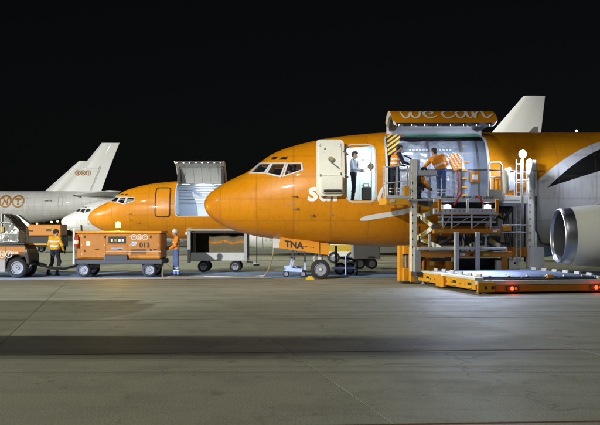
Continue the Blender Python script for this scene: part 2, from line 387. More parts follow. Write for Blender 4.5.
# ------------------------------------------------------------------ ground
g = MB().add([(-1500, -60, -.008), (1500, -60, -.008), (1500, 2500, -.008), (-1500, 2500, -.008)], [(0, 1, 2, 3)])
ground = tag(g.build('apron_ground', 'concrete_far'), 'wide concrete airport apron under the aircraft', 'ground', None, 'structure')
g = MB().add([(-19, 2.2, -.004), (19, 3.4, -.004), (14, 32, -.004), (-24, 29.5, -.004)], [(0, 1, 2, 3)])
g.build('joint_sealant', 'sealant', ground)
def slabpt(i, j, du=0, dv=0):
    yy = 12.65 + 4.8 * j + dv; xx = 2.4 + 4.2 * i + du
    y = (yy + 0.075 * xx) / (1 + 0.075 * 0.2); return (xx - 0.2 * y, y)
b0 = slabpt(0, 0); sv = []
for du, dv in ((.004, .03), (4.196, .03), (4.196, 4.77), (.004, 4.77)):
    p = slabpt(0, 0, du, dv); sv.append((p[0] - b0[0], p[1] - b0[1]))
slab_me = MB().add([(x, y, -.003) for x, y in sv] + [(x + (.003 if k in (0, 3) else -.003), y + (.012 if k < 2 else -.012), 0) for k, (x, y) in enumerate(sv)],
                   [(4, 5, 6, 7), (0, 1, 5, 4), (1, 2, 6, 5), (2, 3, 7, 6), (3, 0, 4, 7)]).mesh('slab', 'concrete')
for j in range(-2, 4):
    for i in range(-4, 4):
        p = slabpt(i, j); o = link('slab', slab_me, ground, (p[0], p[1], 0))
def stripe(name, x0, x1, y0, y1, m, z=.004):
    MB().add([(x0, y0, z), (x1, y0, z), (x1, y1, z), (x0, y1, z)], [(0, 1, 2, 3)]).build(name, m, ground)
for (x0, x1, y0, y1) in ((-60, 60, 75, 76.0), (-60, 60, 52, 52.5), (-70, 70, 112, 114)): stripe('painted_line', x0, x1, y0, y1, 'line_white')
stripe('painted_line', -0.9, 1.2, 31.3, 31.46, 'line_yellow'); stripe('painted_line', 12, 40, 31.3, 31.46, 'line_yellow')
light_strip = MB().add([(-45, 28.0, .002), (0, 32.9, .002), (30, 35.6, .002), (30, 40.0, .002), (0, 37.6, .002), (-45, 37.0, .002)], [(0, 1, 4, 5), (1, 2, 3, 4)]).build('painted_light_strip', 'light_strip_concrete')  # band of bluish light on the ground, painted as a pale strip
tag(light_strip, 'pale bluish light on the ground under the carts, painted as a strip', 'light_strip', None, 'structure')
MB().add([(-45, 27.6, .006), (-1, 32.1, .006), (-1, 33.0, .006), (-45, 29.2, .006)], [(0, 1, 2, 3)]).build('painted_line', 'line_white', light_strip)

# ------------------------------------------------------------------ the narrow-body freighter
def pchip(xs, ys):
    xs = np.array(xs, float); ys = np.array(ys, float); h = np.diff(xs); d = np.diff(ys) / h; m = np.zeros(len(xs))
    for i in range(1, len(xs) - 1):
        if d[i-1] * d[i] > 0:
            w1, w2 = 2*h[i] + h[i-1], h[i] + 2*h[i-1]; m[i] = (w1 + w2) / (w1 / d[i-1] + w2 / d[i])
    m[0], m[-1] = d[0], d[-1]
    def f(x):
        i = int(np.clip(np.searchsorted(xs, x) - 1, 0, len(xs) - 2)); t = (x - xs[i]) / h[i]
        return float((2*t**3-3*t*t+1)*ys[i] + (t**3-2*t*t+t)*h[i]*m[i] + (-2*t**3+3*t*t)*ys[i+1] + (t**3-t*t)*h[i]*m[i+1])
    return f
_x = [0, .1, .3, .6, .907, 1.25, 1.55, 1.975, 2.40, 2.865, 3.58, 4.47, 5.53, 6.6, 20, 24, 28, 31, 33.2]
_q = [math.sqrt(a) for a in _x]
ZT = pchip(_q, [2.66,2.93,3.13,3.33,3.5,3.66,3.81,4.12,4.42,4.62,4.82,5.0,5.12,5.19,5.19,5.19,5.17,5.05,4.75])
ZB = pchip(_q, [2.66,2.33,2.12,1.93,1.78,1.66,1.58,1.49,1.43,1.37,1.3,1.24,1.19,1.165,1.165,1.5,2.6,3.5,4.2])
WW = pchip(_q, [0,.3,.52,.74,.92,1.08,1.2,1.35,1.48,1.59,1.72,1.8,1.86,1.88,1.88,1.75,1.2,.6,.2])
ZC = pchip(_q, [2.66,2.66,2.67,2.68,2.7,2.75,2.8,2.87,2.93,3.0,3.08,3.14,3.18,3.2,3.2,3.3,3.8,4.2,4.45])
def sec(x): q = math.sqrt(max(x, 0)); return ZT(q), ZB(q), WW(q), ZC(q)
def side_y(x, z):
    zt, zb, w, zc = sec(x); t = (z - zc) / (zt - zc) if z > zc else (zc - z) / (zc - zb)
    return -w * math.sqrt(max(0, 1 - t * t))
NX, NY = -3.4, 32.0                              # the near freighter's nose
def hit(u, v):
    """pixel -> (x, z) on the near freighter's left skin"""
    Y = NY - 1.5
    for _ in range(30):
        X, _y, z = P(u, v, Y); Y = 0.5 * Y + 0.5 * (NY + side_y(max(X - NX, 0.001), z))
    X, _y, z = P(u, v, Y); return X - NX, z
def skin(x, z, off=0.0, sgn=1):
    e = 0.02; y = side_y(x, z)
    nz = -(side_y(x, z + e) - side_y(x, z - e)) / (2 * e) * -1; nx = (side_y(x + e, z) - side_y(x - e, z)) / (2 * e)
    n = Vector((nx, -1, nz)).normalized(); p = Vector((x, y, z)) + n * off
    return (p.x, p.y * sgn, p.z)
PANES = [[hit(*p) for p in q] for q in (
    [(250.6,172.7),(259.6,163.7),(271,163.7),(264.4,172.9)], [(267,173.2),(273,163.7),(285.4,163.5),(280.4,176.4)], [(283.9,176.0),(287.9,163.7),(301,163.5),(302,170)])]
BROWS = [[hit(*p) for p in q] for q in ([(270.6,159.8),(273.7,157.2),(278,157.2),(275,159.8)], [(278.9,159.8),(282.5,157.2),(287.6,157.5),(286.2,159.8)])]
def inpoly(x, z, q):
    c = False
    for i in range(len(q)):
        (x1, z1), (x2, z2) = q[i], q[i-1]
        if (z1 > z) != (z2 > z) and x < (x2-x1)*(z-z1)/(z2-z1)+x1: c = not c
    return c
def bil(q, s, t):
    a, b, c, d = [Vector(p) for p in q]        # bottom-left, top-left, top-right, bottom-right
    p = (a*(1-s)+d*s)*(1-t) + (b*(1-s)+c*s)*t; return p.x, p.y
def grow(q, k):
    c = Vector((sum(p[0] for p in q)/4, sum(p[1] for p in q)/4)); return [tuple(c + (Vector(p)-c)*k + (Vector(p)-c).normalized()*0.0) for p in q]
EX0, EX1, EZ0, EZ1 = 4.98, 5.92, 2.70, 4.63     # entry door
CX0, CX1, CZ0, CZ1 = 6.35, 9.72, 2.74, 5.00     # main deck cargo door
def rrect(x, x0, x1, z0, z1, r):
    d = min(x - x0, x1 - x); k = 0 if d >= r else r - math.sqrt(max(0, r*r - (r-d)**2)); return z0 + k, z1 - k
def cols(x0, x1, r, n=10):
    a = [x0 + r*(1-math.cos(math.pi/2*i/6)) for i in range(7)]; return a + list(np.linspace(x0+r, x1-r, n)[1:-1]) + [x0+x1-c for c in a[::-1]]
def panel(x0, x1, z0, z1, r, o0, o1, yf, nz=12, dx=0, dz=0):
    """curved rounded panel between offsets o0 and o1 from the surface yf"""
    b = MB(); A = []; B = []
    for x in cols(x0, x1, r):
        lo, hi = rrect(x, x0, x1, z0, z1, r)
        A.append([(x+dx, yf(x, z)-o0, z+dz) for z in np.linspace(lo, hi, nz)]); B.append([(x+dx, yf(x, z)-o1, z+dz) for z in np.linspace(lo, hi, nz)])
    b.grid(A); b.grid(B, 0, True); b.grid([A[0], B[0]]); b.grid([A[-1], B[-1]])
    b.grid([[r[0] for r in A], [r[0] for r in B]]); b.grid([[r[-1] for r in A], [r[-1] for r in B]]); return b
def rim(x0, x1, z0, z1, r, wd, o0, o1, yf):
    """raised frame round a rounded opening"""
    def loop(e):
        pts = []; rr = r + e; n = 7
        for cx, cz, a0 in ((x1-r, z1-r, 0), (x0+r, z1-r, 90), (x0+r, z0+r, 180), (x1-r, z0+r, 270)):
            for k in range(n):
                a = R(a0 + 90*k/(n-1)); pts.append((cx + rr*math.cos(a), cz + rr*math.sin(a)))
            nx = {0: (x0+r, z1+e), 90: (x0-e, z0+r), 180: (x1-r, z0-e), 270: (x1+e, z1-r)}[a0]
            l = pts[-1]
            for k in range(1, 8): pts.append((l[0]+(nx[0]-l[0])*k/8, l[1]+(nx[1]-l[1])*k/8))
        return pts + [pts[0]]
    b = MB(); i, o = loop(0), loop(wd)
    f = lambda q, off: [(x, yf(x, z) - off, z) for x, z in q]
    b.grid([f(i, o1), f(o, o1)]); b.grid([f(i, o0), f(i, o1)]); b.grid([f(o, o1), f(o, o0)]); return b
def wing(b, root, tip, sgn=1, n=14):
    """root/tip: (xLE, y, z, chord, thickness)"""
    prof = [(0, 0), (.02, .35), (.1, .75), (.3, 1), (.6, .7), (1, 0.02), (1, -.02), (.6, -.4), (.3, -.6), (.1, -.5), (.02, -.25)]
    rows = []
    for k in range(n + 1):
        t = k / n; x, y, z, c, th = [a + (q - a)*t for a, q in zip(root, tip)]
        rows.append([(x + c*px, y*sgn, z + th*pz/2) for px, pz in prof + prof[:1]])
    b.grid(rows); b.add(rows[-1][:-1], [tuple(range(len(prof)))])
def fin(b, pts_lo, pts_hi, th, y=0):
    """vertical aerofoil: pts = (xLE, xTE, z)"""
    prof = [(0, 0), (.04, .5), (.25, 1), (.6, .8), (1, .08), (1, -.08), (.6, -.8), (.25, -1), (.04, -.5)]
    rows = []
    for k, (a, c, z) in enumerate((pts_lo, pts_hi)):
        rows.append([(a + (c-a)*px, y + pz*th*(1, .45)[k], z) for px, pz in prof + prof[:1]])
    b.grid(rows); b.add(rows[-1][:-1], [tuple(range(len(prof)))])
def freighter(name, label, loc, skin_m, fin_m, cargo=None, entry='closed', cockpit=True, lift=.03):
    root = thing(name, label, 'aircraft', loc, 0, 'cargo jets parked in a row')
    door_m = 'orange_paint' if skin_m != 'livery_white' else 'white_paint'
    # fuselage skin, with real openings
    xs = list(np.array([0, .004, .015, .035, .06, .1, .15, .21, .28, .36, .45, .55, .66, .78, .9, 1.02, 1.14, 1.26, 1.36]))
    xs += list(np.arange(1.42, 3.6, .035)) + list(np.linspace(3.62, EX0, 9)) + list(np.linspace(EX0, EX1, 7)[1:]) + list(np.linspace(EX1, CX0, 4)[1:-1])
    xs += list(np.linspace(CX0, CX1, 14)) + list(np.linspace(CX1, 20, 18)[1:]) + list(np.linspace(20, 33.2, 24)[1:])
    zt, zb, w, zc = sec(7.5)
    up = lambda z: math.acos((z - zc) / (zt - zc)); lowr = lambda z: math.pi/2 + math.asin((zc - z)/(zc - zb))
    ph = sorted(set([round(R(a), 6) for a in range(0, 181, 2)]) | {round(up(CZ1), 6), round(up(EZ1), 6), round(lowr(CZ0), 6)})
    ent = (up(EZ1), lowr(CZ0)); crg = (up(CZ1), lowr(CZ0)); b = MB(); rows = []
    for x in xs:
        zt, zb, w, zc = sec(x); rr = []
        for p in ph: rr.append((x, -w*math.sin(p), zc + (zt-zc)*math.cos(p) if p <= math.pi/2 else zc + (zc-zb)*math.cos(p)))
        for p in ph[-2:0:-1]: rr.append((x, w*math.sin(p), zc + (zt-zc)*math.cos(p) if p <= math.pi/2 else zc + (zc-zb)*math.cos(p)))
        rows.append(rr)
    n = len(rows[0]); b.v = [p for r_ in rows for p in r_]
    for i in range(len(xs) - 1):
        xm = (xs[i]+xs[i+1])/2
        for j in range(n):
            j2 = (j+1) % n; left = j < len(ph) - 1
            if left:
                pm = (ph[j]+ph[j+1])/2
                if entry == 'open' and EX0 < xm < EX1 and ent[0] < pm < ent[1]: continue
                if cargo is not None and CX0 < xm < CX1 and crg[0] < pm < crg[1]: continue
            if cockpit and 1.4 < xm < 3.7:
                q = rows[i][j]; q2 = rows[i+1][j2]; zm = (q[2]+q2[2])/2
                if zm > 3.4 and any(inpoly(xm, zm, pn) for pn in PANES): continue
            b.f.append((i*n+j, i*n+j2, (i+1)*n+j2, (i+1)*n+j)); b.m.append(0)
    for (on, x0, x1, z0, z1, r) in ((entry == 'open', EX0, EX1, EZ0, EZ1, .2), (cargo is not None, CX0, CX1, CZ0, CZ1, .22)):
        if not on: continue
        for sd in (0, 1):
            cc = [c for c in cols(x0, x1, r)[:7]]; cc = cc if sd == 0 else [x0+x1-c for c in cc]
            for top in (0, 1):
                A, B = [], []
                for x in cc:
                    lo, hi = rrect(x, x0, x1, z0, z1, r); A.append(skin(x, hi if top else lo)); B.append(skin(x, (z1 + .015) if top else z0 - .015))
                b.grid([A, B])
    b.build('fuselage', skin_m, root, True, ang=70)
    # cockpit glazing
    for sgn in (1, -1):
        for q in PANES:
            og, ig = grow(q, 1.16), grow(q, 0.93); fb = MB(); N = 8
            def loop(qq, off):
                o = []
                for s0, t0, s1, t1 in ((0,0,1,0),(1,0,1,1),(1,1,0,1),(0,1,0,0)):
                    for k in range(N): o.append(skin(*bil(qq, s0+(s1-s0)*k/N, t0+(t1-t0)*k/N), off, sgn))
                return o + o[:1]
            fb.grid([loop(og, .0), loop(og, .014), loop(ig, .018), loop(ig, -.03)])
            fr = fb.build('window_frame', 'pale_grey', root, True, ang=30)
            MB().grid([[skin(*bil(q, s/6, t/6), .002, sgn) for t in range(7)] for s in range(7)]).build('pane', 'window_glass' if cockpit else 'black', fr, True)
        for q in BROWS:
            MB().grid([[skin(*bil(q, s/3, t/3), .012, sgn) for t in range(4)] for s in range(4)]).build('eyebrow_window', 'black', root, True)
    if cockpit:
        zt, zb, w, zc = sec(3.75); MB().add([(3.75, .95*w*math.sin(a), zc+.95*(zt-zc)*math.cos(a)) for a in np.linspace(-R(105), R(105), 25)], [tuple(range(25))]).build('cockpit_bulkhead', 'dark_grey', root); bx('cockpit_floor', (1.6, -1.1, 2.55), (3.75, 1.1, 2.6), 'dark_grey', root)
        MB().prism([(1.75, 3.3), (2.3, 3.55), (2.35, 3.85), (1.9, 3.72), (1.7, 3.5)], -.75, .75).build('instrument_panel', 'dark_grey', root)
        for y in (-.5, .5):
            st = MB().box((2.75, y-.25, 3.0), (3.2, y+.25, 3.12), 0, .04).box((3.15, y-.24, 3.1), (3.3, y+.24, 3.85), 0, .05).box((3.17, y-.14, 3.88), (3.28, y+.14, 4.1), 0, .04).build('pilot_seat', 'dark_grey', root)
        liner = [[(x, .97*sec(x)[2]*math.sin(p), sec(x)[3] + .97*(sec(x)[0]-sec(x)[3])*math.cos(p)) for p in np.linspace(R(62), R(120), 8)] for x in np.linspace(1.9, 3.7, 8)]
        MB().grid(liner).build('cockpit_lining', 'dark_grey', root, True)
    # entry door
    if entry == 'open':
        rim(EX0, EX1, EZ0, EZ1, .2, .05, -.06, .018, side_y).build('door_frame', 'pale_grey', root, True, ang=30)
        x0, x1 = EX0-.22, EX1+.02
        bx('vestibule_floor', (x0, -1.70, 2.64), (x1+.25, 1.2, 2.69), 'grey_paint', root)
        bx('galley_wall', (x0, .12, 2.69), (x1+.25, .18, 4.75), 'cabin_white', root)
        
        for nm, xa in (('forward_wall', x0-.03), ('aft_wall', x1+.02)):
            pf = [(side_y(5.0, z)*.93, z) for z in np.linspace(2.69, 4.7, 10)] + [(.12, 4.7), (.12, 2.69)]
            k_ = len(pf); MB().add([(xa, y, z) for y, z in pf] + [(xa+.03, y, z) for y, z in pf], [tuple(range(k_)), tuple(range(2*k_-1, k_-1, -1))] + [(i, i+k_, (i+1) % k_+k_, (i+1) % k_) for i in range(k_)]).build(nm, 'cabin_white', root)
        bx('vestibule_ceiling', (x0, -.98, 4.70), (x1+.25, .12, 4.74), 'cabin_white', root)
        gw = bx('galley_cabinet', (5.55, .02, 2.72), (5.93, .115, 4.5), 'cabin_white', root)
        for z in (3.3, 3.85, 4.2): bx('cabinet_latch', (5.6, .0, z), (5.68, .02, z+.05), 'steel', gw)
        MB().tube([(5.78, -1.45, 3.75), (5.84, -1.5, 3.9), (5.78, -1.45, 4.02)], .03, 8).build('door_lever', 'hose', root, True)
        MB().lathe([(-.05, .0001), (-.05, .11), (.03, .11)], (5.80, -1.42, 3.89), 'y', 12).build('door_lock', 'steel', root)
        MB().tube([(5.50, -1.30, 3.79), (5.64, -1.38, 3.82), (5.78, -1.44, 3.88)], .009, 6).build('door_strap', 'dark_grey', root)
        # swung-open door leaf, inner face outwards
        yf = lambda x, z: side_y(5.3, z)
        lf = panel(EX0, EX1, EZ0, EZ1, .16, .0, .10, yf, dx=-1.04, dz=.17); o = lf.build('entry_door', 'cream', root, True, ang=35)
        o.location = (0, -.20, 0); o['label'] = 'open cream forward entry door showing its inner face'
        lp = panel(EX0+.10, EX1-.10, EZ0+.68, EZ1-.1, .1, .10, .13, yf, dx=-1.04, dz=.17); lp.build('lining', 'cream', o, True, ang=35)
        bu = panel(EX0+.16, EX1-.08, EZ0+.10, EZ0+.66, .05, .10, .26, yf, dx=-1.04, dz=.17); q = bu.build('slide_pack', 'cream', o, True, ang=35)
        yb = side_y(5.3, 3.0)
        MB().box((4.18, yb-.30, 2.99), (4.78, yb-.1, 3.07), 0, .02).build('girt_bar', 'black', o)
        MB().tube([(4.36, yb-.17, 4.06), (4.46, yb-.2, 3.95), (4.66, yb-.2, 3.80)], .022, 8).build('door_handle', 'steel', o, True)
        MB().lathe([(-.06, .0001), (-.06, .08), (0, .09)], (4.42, yb-.12, 4.09), 'y', 14).build('handle_boss', 'hose', o, True)
        for z in (3.6, 4.35): MB().tube([(4.86, yb-.02, z), (5.0, yb+.12, z-.1)], .035, 8).build('hinge_arm', 'steel', o, True)
        for (a, z) in ((4.05, 3.5), (4.05, 4.5), (4.7, 4.5), (4.72, 3.55)): bx('latch', (a, yb-.16, z), (a+.05, yb-.10, z+.09), 'steel', o)
    else:
        rim(EX0, EX1, EZ0, EZ1, .16, .07, -.02, .012, side_y).build('door_seal', 'black', root, True, ang=30)
        o = panel(EX0+.09, EX1-.03, EZ0+.04, EZ1-.04, .14, -.02, .04, side_y).build('entry_door', door_m, root, True, ang=35)
        bx('door_handle', (5.35, side_y(5.4, 3.6)-.06, 3.58), (5.6, side_y(5.4, 3.6)-.04, 3.64), 'pale_grey', o)
    # main deck cargo door and hold
    if cargo is not None:
        rim(CX0, CX1, CZ0, CZ1, .2, .07, -.08, .02, side_y).build('cargo_door_frame', 'pale_grey', root, True, ang=30)
        zt, zb, w, zc = sec(7.5); H = Vector((0, -w*math.sqrt(1-((CZ1-zc)/(zt-zc))**2), CZ1)); al = R(cargo)
        p0, p1 = up(CZ1), lowr(CZ0); NS = 22
        def arc(t, off=0.0):
            p = p0 + (p1-p0)*t; zz = zc + (zt-zc)*math.cos(p) if p <= math.pi/2 else zc + (zc-zb)*math.cos(p)
            nn = Vector((0, -math.sin(p), math.cos(p))); q = Vector((0, -w*math.sin(p), zz)) + nn*off - H
            return H + Vector((0, q.y*math.cos(al) + q.z*math.sin(al), -q.y*math.sin(al) + q.z*math.cos(al))) + Vector((0, 0, lift))
        dx0, dx1 = CX0+.0, CX1+.02; rowsO, rowsI = [], []
        for k in range(NS+1):
            t = k/NS; e = .10*max(0, (t-.93)/.07)**2 + .10*max(0, (.05-t)/.05)**2
            rowsO.append([(x, *arc(t, .0)[1:]) for x in (dx0+e, (dx0+dx1)/2, dx1-e)]); rowsI.append([(x, *arc(t, -.15)[1:]) for x in (dx0+.05+e, (dx0+dx1)/2, dx1-.05-e)])
        d = MB().grid(rowsO).build('cargo_door', door_m, root, True); d['label'] = 'raised curved main deck cargo door'
        MB().grid(rowsI).build('inner_lining', 'pale_grey', d, True)
        for s_ in (0, 2): MB().grid([[r_[s_] for r_ in rowsO], [r_[s_] for r_ in rowsI]]).build('edge_cap', 'cream', d)
        if lift > .1: bx('hinge_panel', (dx0+.05, H.y-.02, H.z-.02), (dx1-.05, H.y+.05, H.z+lift), 'pale_grey', d)
        MB().grid([rowsO[-1], rowsI[-1]]).build('latch_strip', 'dark_grey', d); MB().grid([rowsO[0], rowsI[0]]).build('hinge_strip', 'dark_grey', d)
        for k in range(8):
            x = dx0 + .25 + k*(dx1-dx0-.5)/7; c = arc(1.0, -.08); MB().box((x-.05, c.y-.05, c.z-.06), (x+.07, c.y+.02, c.z+.015), 0, .01).build('latch', 'steel', d)
        for k in (0, 1):
            xa = (dx0+.12, dx1-.30)[k]; c = arc(.62, -.16); h0 = arc(0, -.2)
            MB().box((xa, min(c.y, h0.y), h0.z-.05), (xa+.2, max(c.y, h0.y)+.05, c.z), 0, .02).build('actuator', 'black', d)
            MB().tube([(xa+.1, h0.y, h0.z-.05), (xa+.1, c.y-.06, c.z)], .05, 10).build('actuator_rod', 'steel', d, True)
        # rib frames on the lining
        for k in range(1, 6):
            x = dx0 + k*(dx1-dx0)/6; rr = [[(x-.03, *arc(t, -.152)[1:]), (x-.03, *arc(t, -.18)[1:]), (x+.03, *arc(t, -.18)[1:]), (x+.03, *arc(t, -.152)[1:])] for t in np.linspace(.04, .96, 12)]
            MB().grid(rr).build('door_rib', 'pale_grey', d)
        bx('hold_floor', (6.2, -1.78, 2.66), (9.9, 1.6, 2.74), 'steel', root)
        ln = [[(x, s_*.965*w*math.sin(p), zc + .965*(zt-zc)*math.cos(p)) for x in (6.1, 8, 10)] for s_, p in [(1, a) for a in np.linspace(R(105), 0, 14)] + [(-1, a) for a in np.linspace(0, R(18), 4)]]
        MB().grid(ln).build('hold_lining', 'hold_liner', root, True)
        for x in (6.1, 9.95): MB().add([(x, .96*w*math.sin(a), zc + .96*(zt-zc)*math.cos(a)) for a in np.linspace(-R(100), R(100), 21)], [tuple(range(21))]).build('hold_bulkhead', 'hold_liner', root)
        for k in range(9):
            a = R(75 - k*8.2); ln2 = MB().box((6.15, 0, 0), (9.9, .03, .05)); o = ln2.build('hold_rail', 'steel', root); o.location = (0, .94*w*math.sin(a), zc+.94*(zt-zc)*math.cos(a))
        for x in (6.9, 8.0, 9.1) if entry != 'open' else (): bx('hold_lamp', (x-.25, -.72, 4.90), (x+.25, -.64, 4.935), 'lamp_cabin', root)
    # gear
    def gear(x, y, r, w_, hub):
        MB().tube([(x, y, r), (x, y, 1.6)], [.075, .11], 12).tube([(x, y, .9), (x+.55, y, 1.5)], .045, 8).tube([(x, y-.32, r), (x, y+.32, r)], .05, 8).build('gear_strut', 'pale_grey', root, True, ang=40)
        MB().beam((x-.12, y, .45), (x-.25, y, .72), .05, .05).beam((x-.25, y, .72), (x-.1, y, .98), .05, .05).build('torque_link', 'pale_grey', root)
        for s_ in (-1, 1): wheel(root, (x, y+s_*w_*1.05, r), r, w_, 'y', hub)
    gear(4.12, 0, .345, .2, 'hub_grey')
    for y in (-2.62, 2.62): gear(16.8, y, .5, .32, 'hub_grey')
    for sgn in (1, -1):
        gd = [(2.72, 1.48), (4.07, 1.32), (4.08, .90), (2.66, 1.11)]
        g1 = MB().prism(gd, -.02, .02).build('nose_gear_door', door_m, root); g1.location = (0, -.50*sgn, 0)
        g2 = MB().prism([(4.11, 1.30), (4.42, 1.26), (4.41, .86), (4.11, .89)], -.02, .02).build('nose_gear_door', door_m, root); g2.location = (0, -.50*sgn, 0)
    bx('gear_bay_box', (2.45, -.3, 1.1), (2.72, .3, 1.5), 'pale_grey', root)
    # engines, pylons, wings, tail
    for sgn in (1, -1):
        c = (11.17, -4.83*sgn, 1.52)
        nc = MB().lathe([(.34, .898), (.55, .914), (.9, .955), (1.5, .985), (2.3, .95), (3.1, .80), (3.4, .72), (3.38, .68)], c, 'x', 48, 0, .93).build('nacelle', 'white_paint' if skin_m != 'livery_white' else 'pale_grey', root, True)
        MB().lathe([(.10, .775), (.02, .80), (0, .825), (.02, .85), (.12, .875), (.34, .899)], c, 'x', 48, 0, .93).build('inlet_lip', 'chrome', nc, True, ang=80)
        MB().lathe([(.10, .775), (.3, .735), (.70, .72), (1.0, .70), (1.3, .70)], c, 'x', 48, 0, .93).build('inlet_duct', 'dark_grey', nc, True)
        fn = MB().lathe([(.55, .0001), (.62, .06), (.85, .16), (1.02, .2)], c, 'x', 20).build('spinner', 'dark_grey', nc, True)
        fb = MB()
        for k in range(24):
            a = 2*math.pi*k/24; ca, sa = math.cos(a), math.sin(a); q = lambda r_, t, x: (c[0]+x, c[1]+r_*ca-t*sa, c[2]+r_*sa+t*ca)
            fb.add([q(.18, -.02, .98), q(.18, .04, 1.08), q(.68, .07, 1.04), q(.68, -.05, .95)], [(0, 1, 2, 3)])
        fb.build('fan_blades', 'dark_grey', nc); MB().lathe([(1.12, .0001), (1.12, .7)], c, 'x', 30).build('fan_backing', 'black', nc)
        for xx, rr_ in ((1.25, .981), (2.45, .937)): MB().lathe([(xx, rr_), (xx+.02, rr_+.0015)], c, 'x', 48, 0, .93).build('cowl_seam', 'dark_grey', nc)
        for k in range(4): bx('cowl_latch', (c[0]+1.4+k*.28, c[1]-.90*sgn-.03, c[2]-.42), (c[0]+1.5+k*.28, c[1]-.90*sgn+.03, c[2]-.37), 'dark_grey', nc, .005)
        MB().lathe([(3.38, .66), (3.9, .48), (4.5, .42), (4.5, .0001)], c, 'x', 30).build('exhaust_nozzle', 'steel', nc, True, ang=40)
        py = MB().prism([(12.0, 2.44), (13.1, 2.68), (15.2, 2.62), (15.4, 2.0), (13, 2.2)], -.12, .12).build('pylon', 'pale_grey', root); py.location = (0, c[1], 0)
        wb = MB(); wing(wb, (11.9, -1.5, 2.0, 7.0, .8), (14.4, -5.2, 2.25, 4.6, .55), sgn); wing(wb, (14.4, -5.2, 2.25, 4.6, .55), (18.6, -14.4, 3.05, 1.6, .2), sgn)
        wb.build('wing', 'pale_grey', root, True, ang=50)
        hb = MB(); wing(hb, (28.4, -.3, 4.75, 3.9, .4), (32.0, -6.35, 5.4, 1.3, .14), sgn); hb.build('tailplane', 'white_paint', root, True, ang=50)
    fb = MB(); fin(fb, (25.0, 31.25, 4.9), (30.45, 31.95, 11.15), .26); fb.build('fin', fin_m, root, True, ang=50)
    fb = MB(); fin(fb, (21.6, 27, 5.1), (26.1, 27.2, 6.15), .1); fb.build('dorsal_fin', fin_m, root, True, ang=50)
    # probes and antennas near the nose
    for (u, v) in ((298, 208.3), (314, 214.6), (297, 196.5)):
        x, z = hit(u, v); MB().tube([skin(x, z, 0), skin(x+.02, z, .09), skin(x-.16, z-.0, .10)], [.022, .016, .010], 8).build('air_probe', 'dark_grey', root, True)
    for x in (7.2, 11.5):
        MB().prism([(x, sec(x)[0]-.02), (x+.35, sec(x)[0]-.02), (x+.38, sec(x)[0]+.22), (x+.22, sec(x)[0]+.22)], -.015, .015).build('blade_antenna', 'pale_grey', root)
    return root

main = freighter('cargo_aircraft', 'nearest orange jet with open cream door and white words we can on raised cargo door', (NX, NY, 0), 'livery_main', 'orange_paint', cargo=61, entry='open', lift=.36)
second = freighter('cargo_aircraft', 'second orange jet behind the generator cart with its bright cargo hold open', (-14.8, 63, 0), 'livery_orange', 'white_paint', cargo=98)
third = freighter('cargo_aircraft', 'plain white jet whose nose shows behind the second orange jet', (-25.2, 95, 0), 'livery_white', 'white_paint', None, cockpit=False)

# lettering and marks on the near aircraft
on_skin = lambda off=.012: (lambda x, z: skin(x, z, off))
x0, z0 = hit(307, 200.5); x1, _ = hit(318.5, 200.5)
tm = lettering('sur', .94, lambda a, c: skin(x0 + a, z0 + c, .014), 'white_lettering', main, bold=.024, spacing=1.0, shear=.12)
b = MB(); ribbon([hit(387.5, 183), hit(382, 190), hit(379, 198), hit(381, 202), hit(385, 199), hit(388, 194)], .11, on_skin(), b); b.build('lettering', 'white_lettering', main)
b = MB(); ribbon([hit(360, 219.5), hit(372, 217), hit(390, 214.2), hit(404, 211.5), hit(420, 207.5)], .17, on_skin(), b); b.build('swoosh', 'white_lettering', main)
dd = [o for o in main.children if o.name.startswith('cargo_door') and 'frame' not in o.name][0]
zt, zb, w, zc = sec(7.5); Hh = (-w*math.sqrt(1-((CZ1-zc)/(zt-zc))**2), CZ1)
def on_door(al_deg):
    al = R(al_deg); up = math.acos((CZ1-zc)/(zt-zc)); lo = math.pi/2 + math.asin((zc-CZ0)/(zc-zb))
    def f(x, s):                     # x along, s: 0 at free edge, metres up towards the hinge
        p = lo - s/1.95*1.0; off = .012
        zz = zc + (zt-zc)*math.cos(p) if p <= math.pi/2 else zc + (zc-zb)*math.cos(p)
        qy = -w*math.sin(p) - off*math.sin(p) - Hh[0]; qz = zz + off*math.cos(p) - Hh[1]
        return (x, Hh[0] + qy*math.cos(al) + qz*math.sin(al), Hh[1] + .36 - qy*math.sin(al) + qz*math.cos(al))
    return f
fd = on_door(61); b = MB()
S = lambda pts, w_=.075: ribbon([(6.35 + a, .12 + c*.98) for a, c in pts], w_, fd, b)
S([(.32,.78),(.36,.3),(.46,.14),(.58,.3),(.66,.7),(.66,.3),(.78,.14),(.92,.35),(.98,.78),(1.06,.72)])                    # w
S([(1.08,.42),(1.32,.5),(1.36,.72),(1.22,.82),(1.08,.6),(1.10,.28),(1.26,.14),(1.48,.3)])                                   # e
S([(2.02,.72),(1.9,.84),(1.72,.7),(1.66,.4),(1.76,.16),(1.94,.2),(2.06,.36)])                                               # c
S([(2.44,.72),(2.30,.84),(2.14,.66),(2.12,.3),(2.24,.16),(2.40,.4),(2.48,.8),(2.46,.3),(2.54,.16),(2.62,.3)])               # a
S([(2.62,.3),(2.70,.8),(2.68,.16),(2.76,.5),(2.90,.82),(3.0,.7),(2.98,.3),(3.08,.16),(3.24,.36),(3.32,.52)])                # n
b.build('lettering', 'white_lettering', dd)
# registration on the nose gear door
lettering('TNA', .31, lambda a, c: (2.87 + a, -.523, 1.155 - .115*a + c), 'black_lettering', main, bold=.014)
for k in range(7):
    if k != 3: bx('stencil_mark', (3.50+k*.06, -.526, 1.165-.115*(.63+k*.06)+.06), (3.54+k*.06, -.521, 1.19-.115*(.63+k*.06)+.06), 'black_lettering', main, 0)
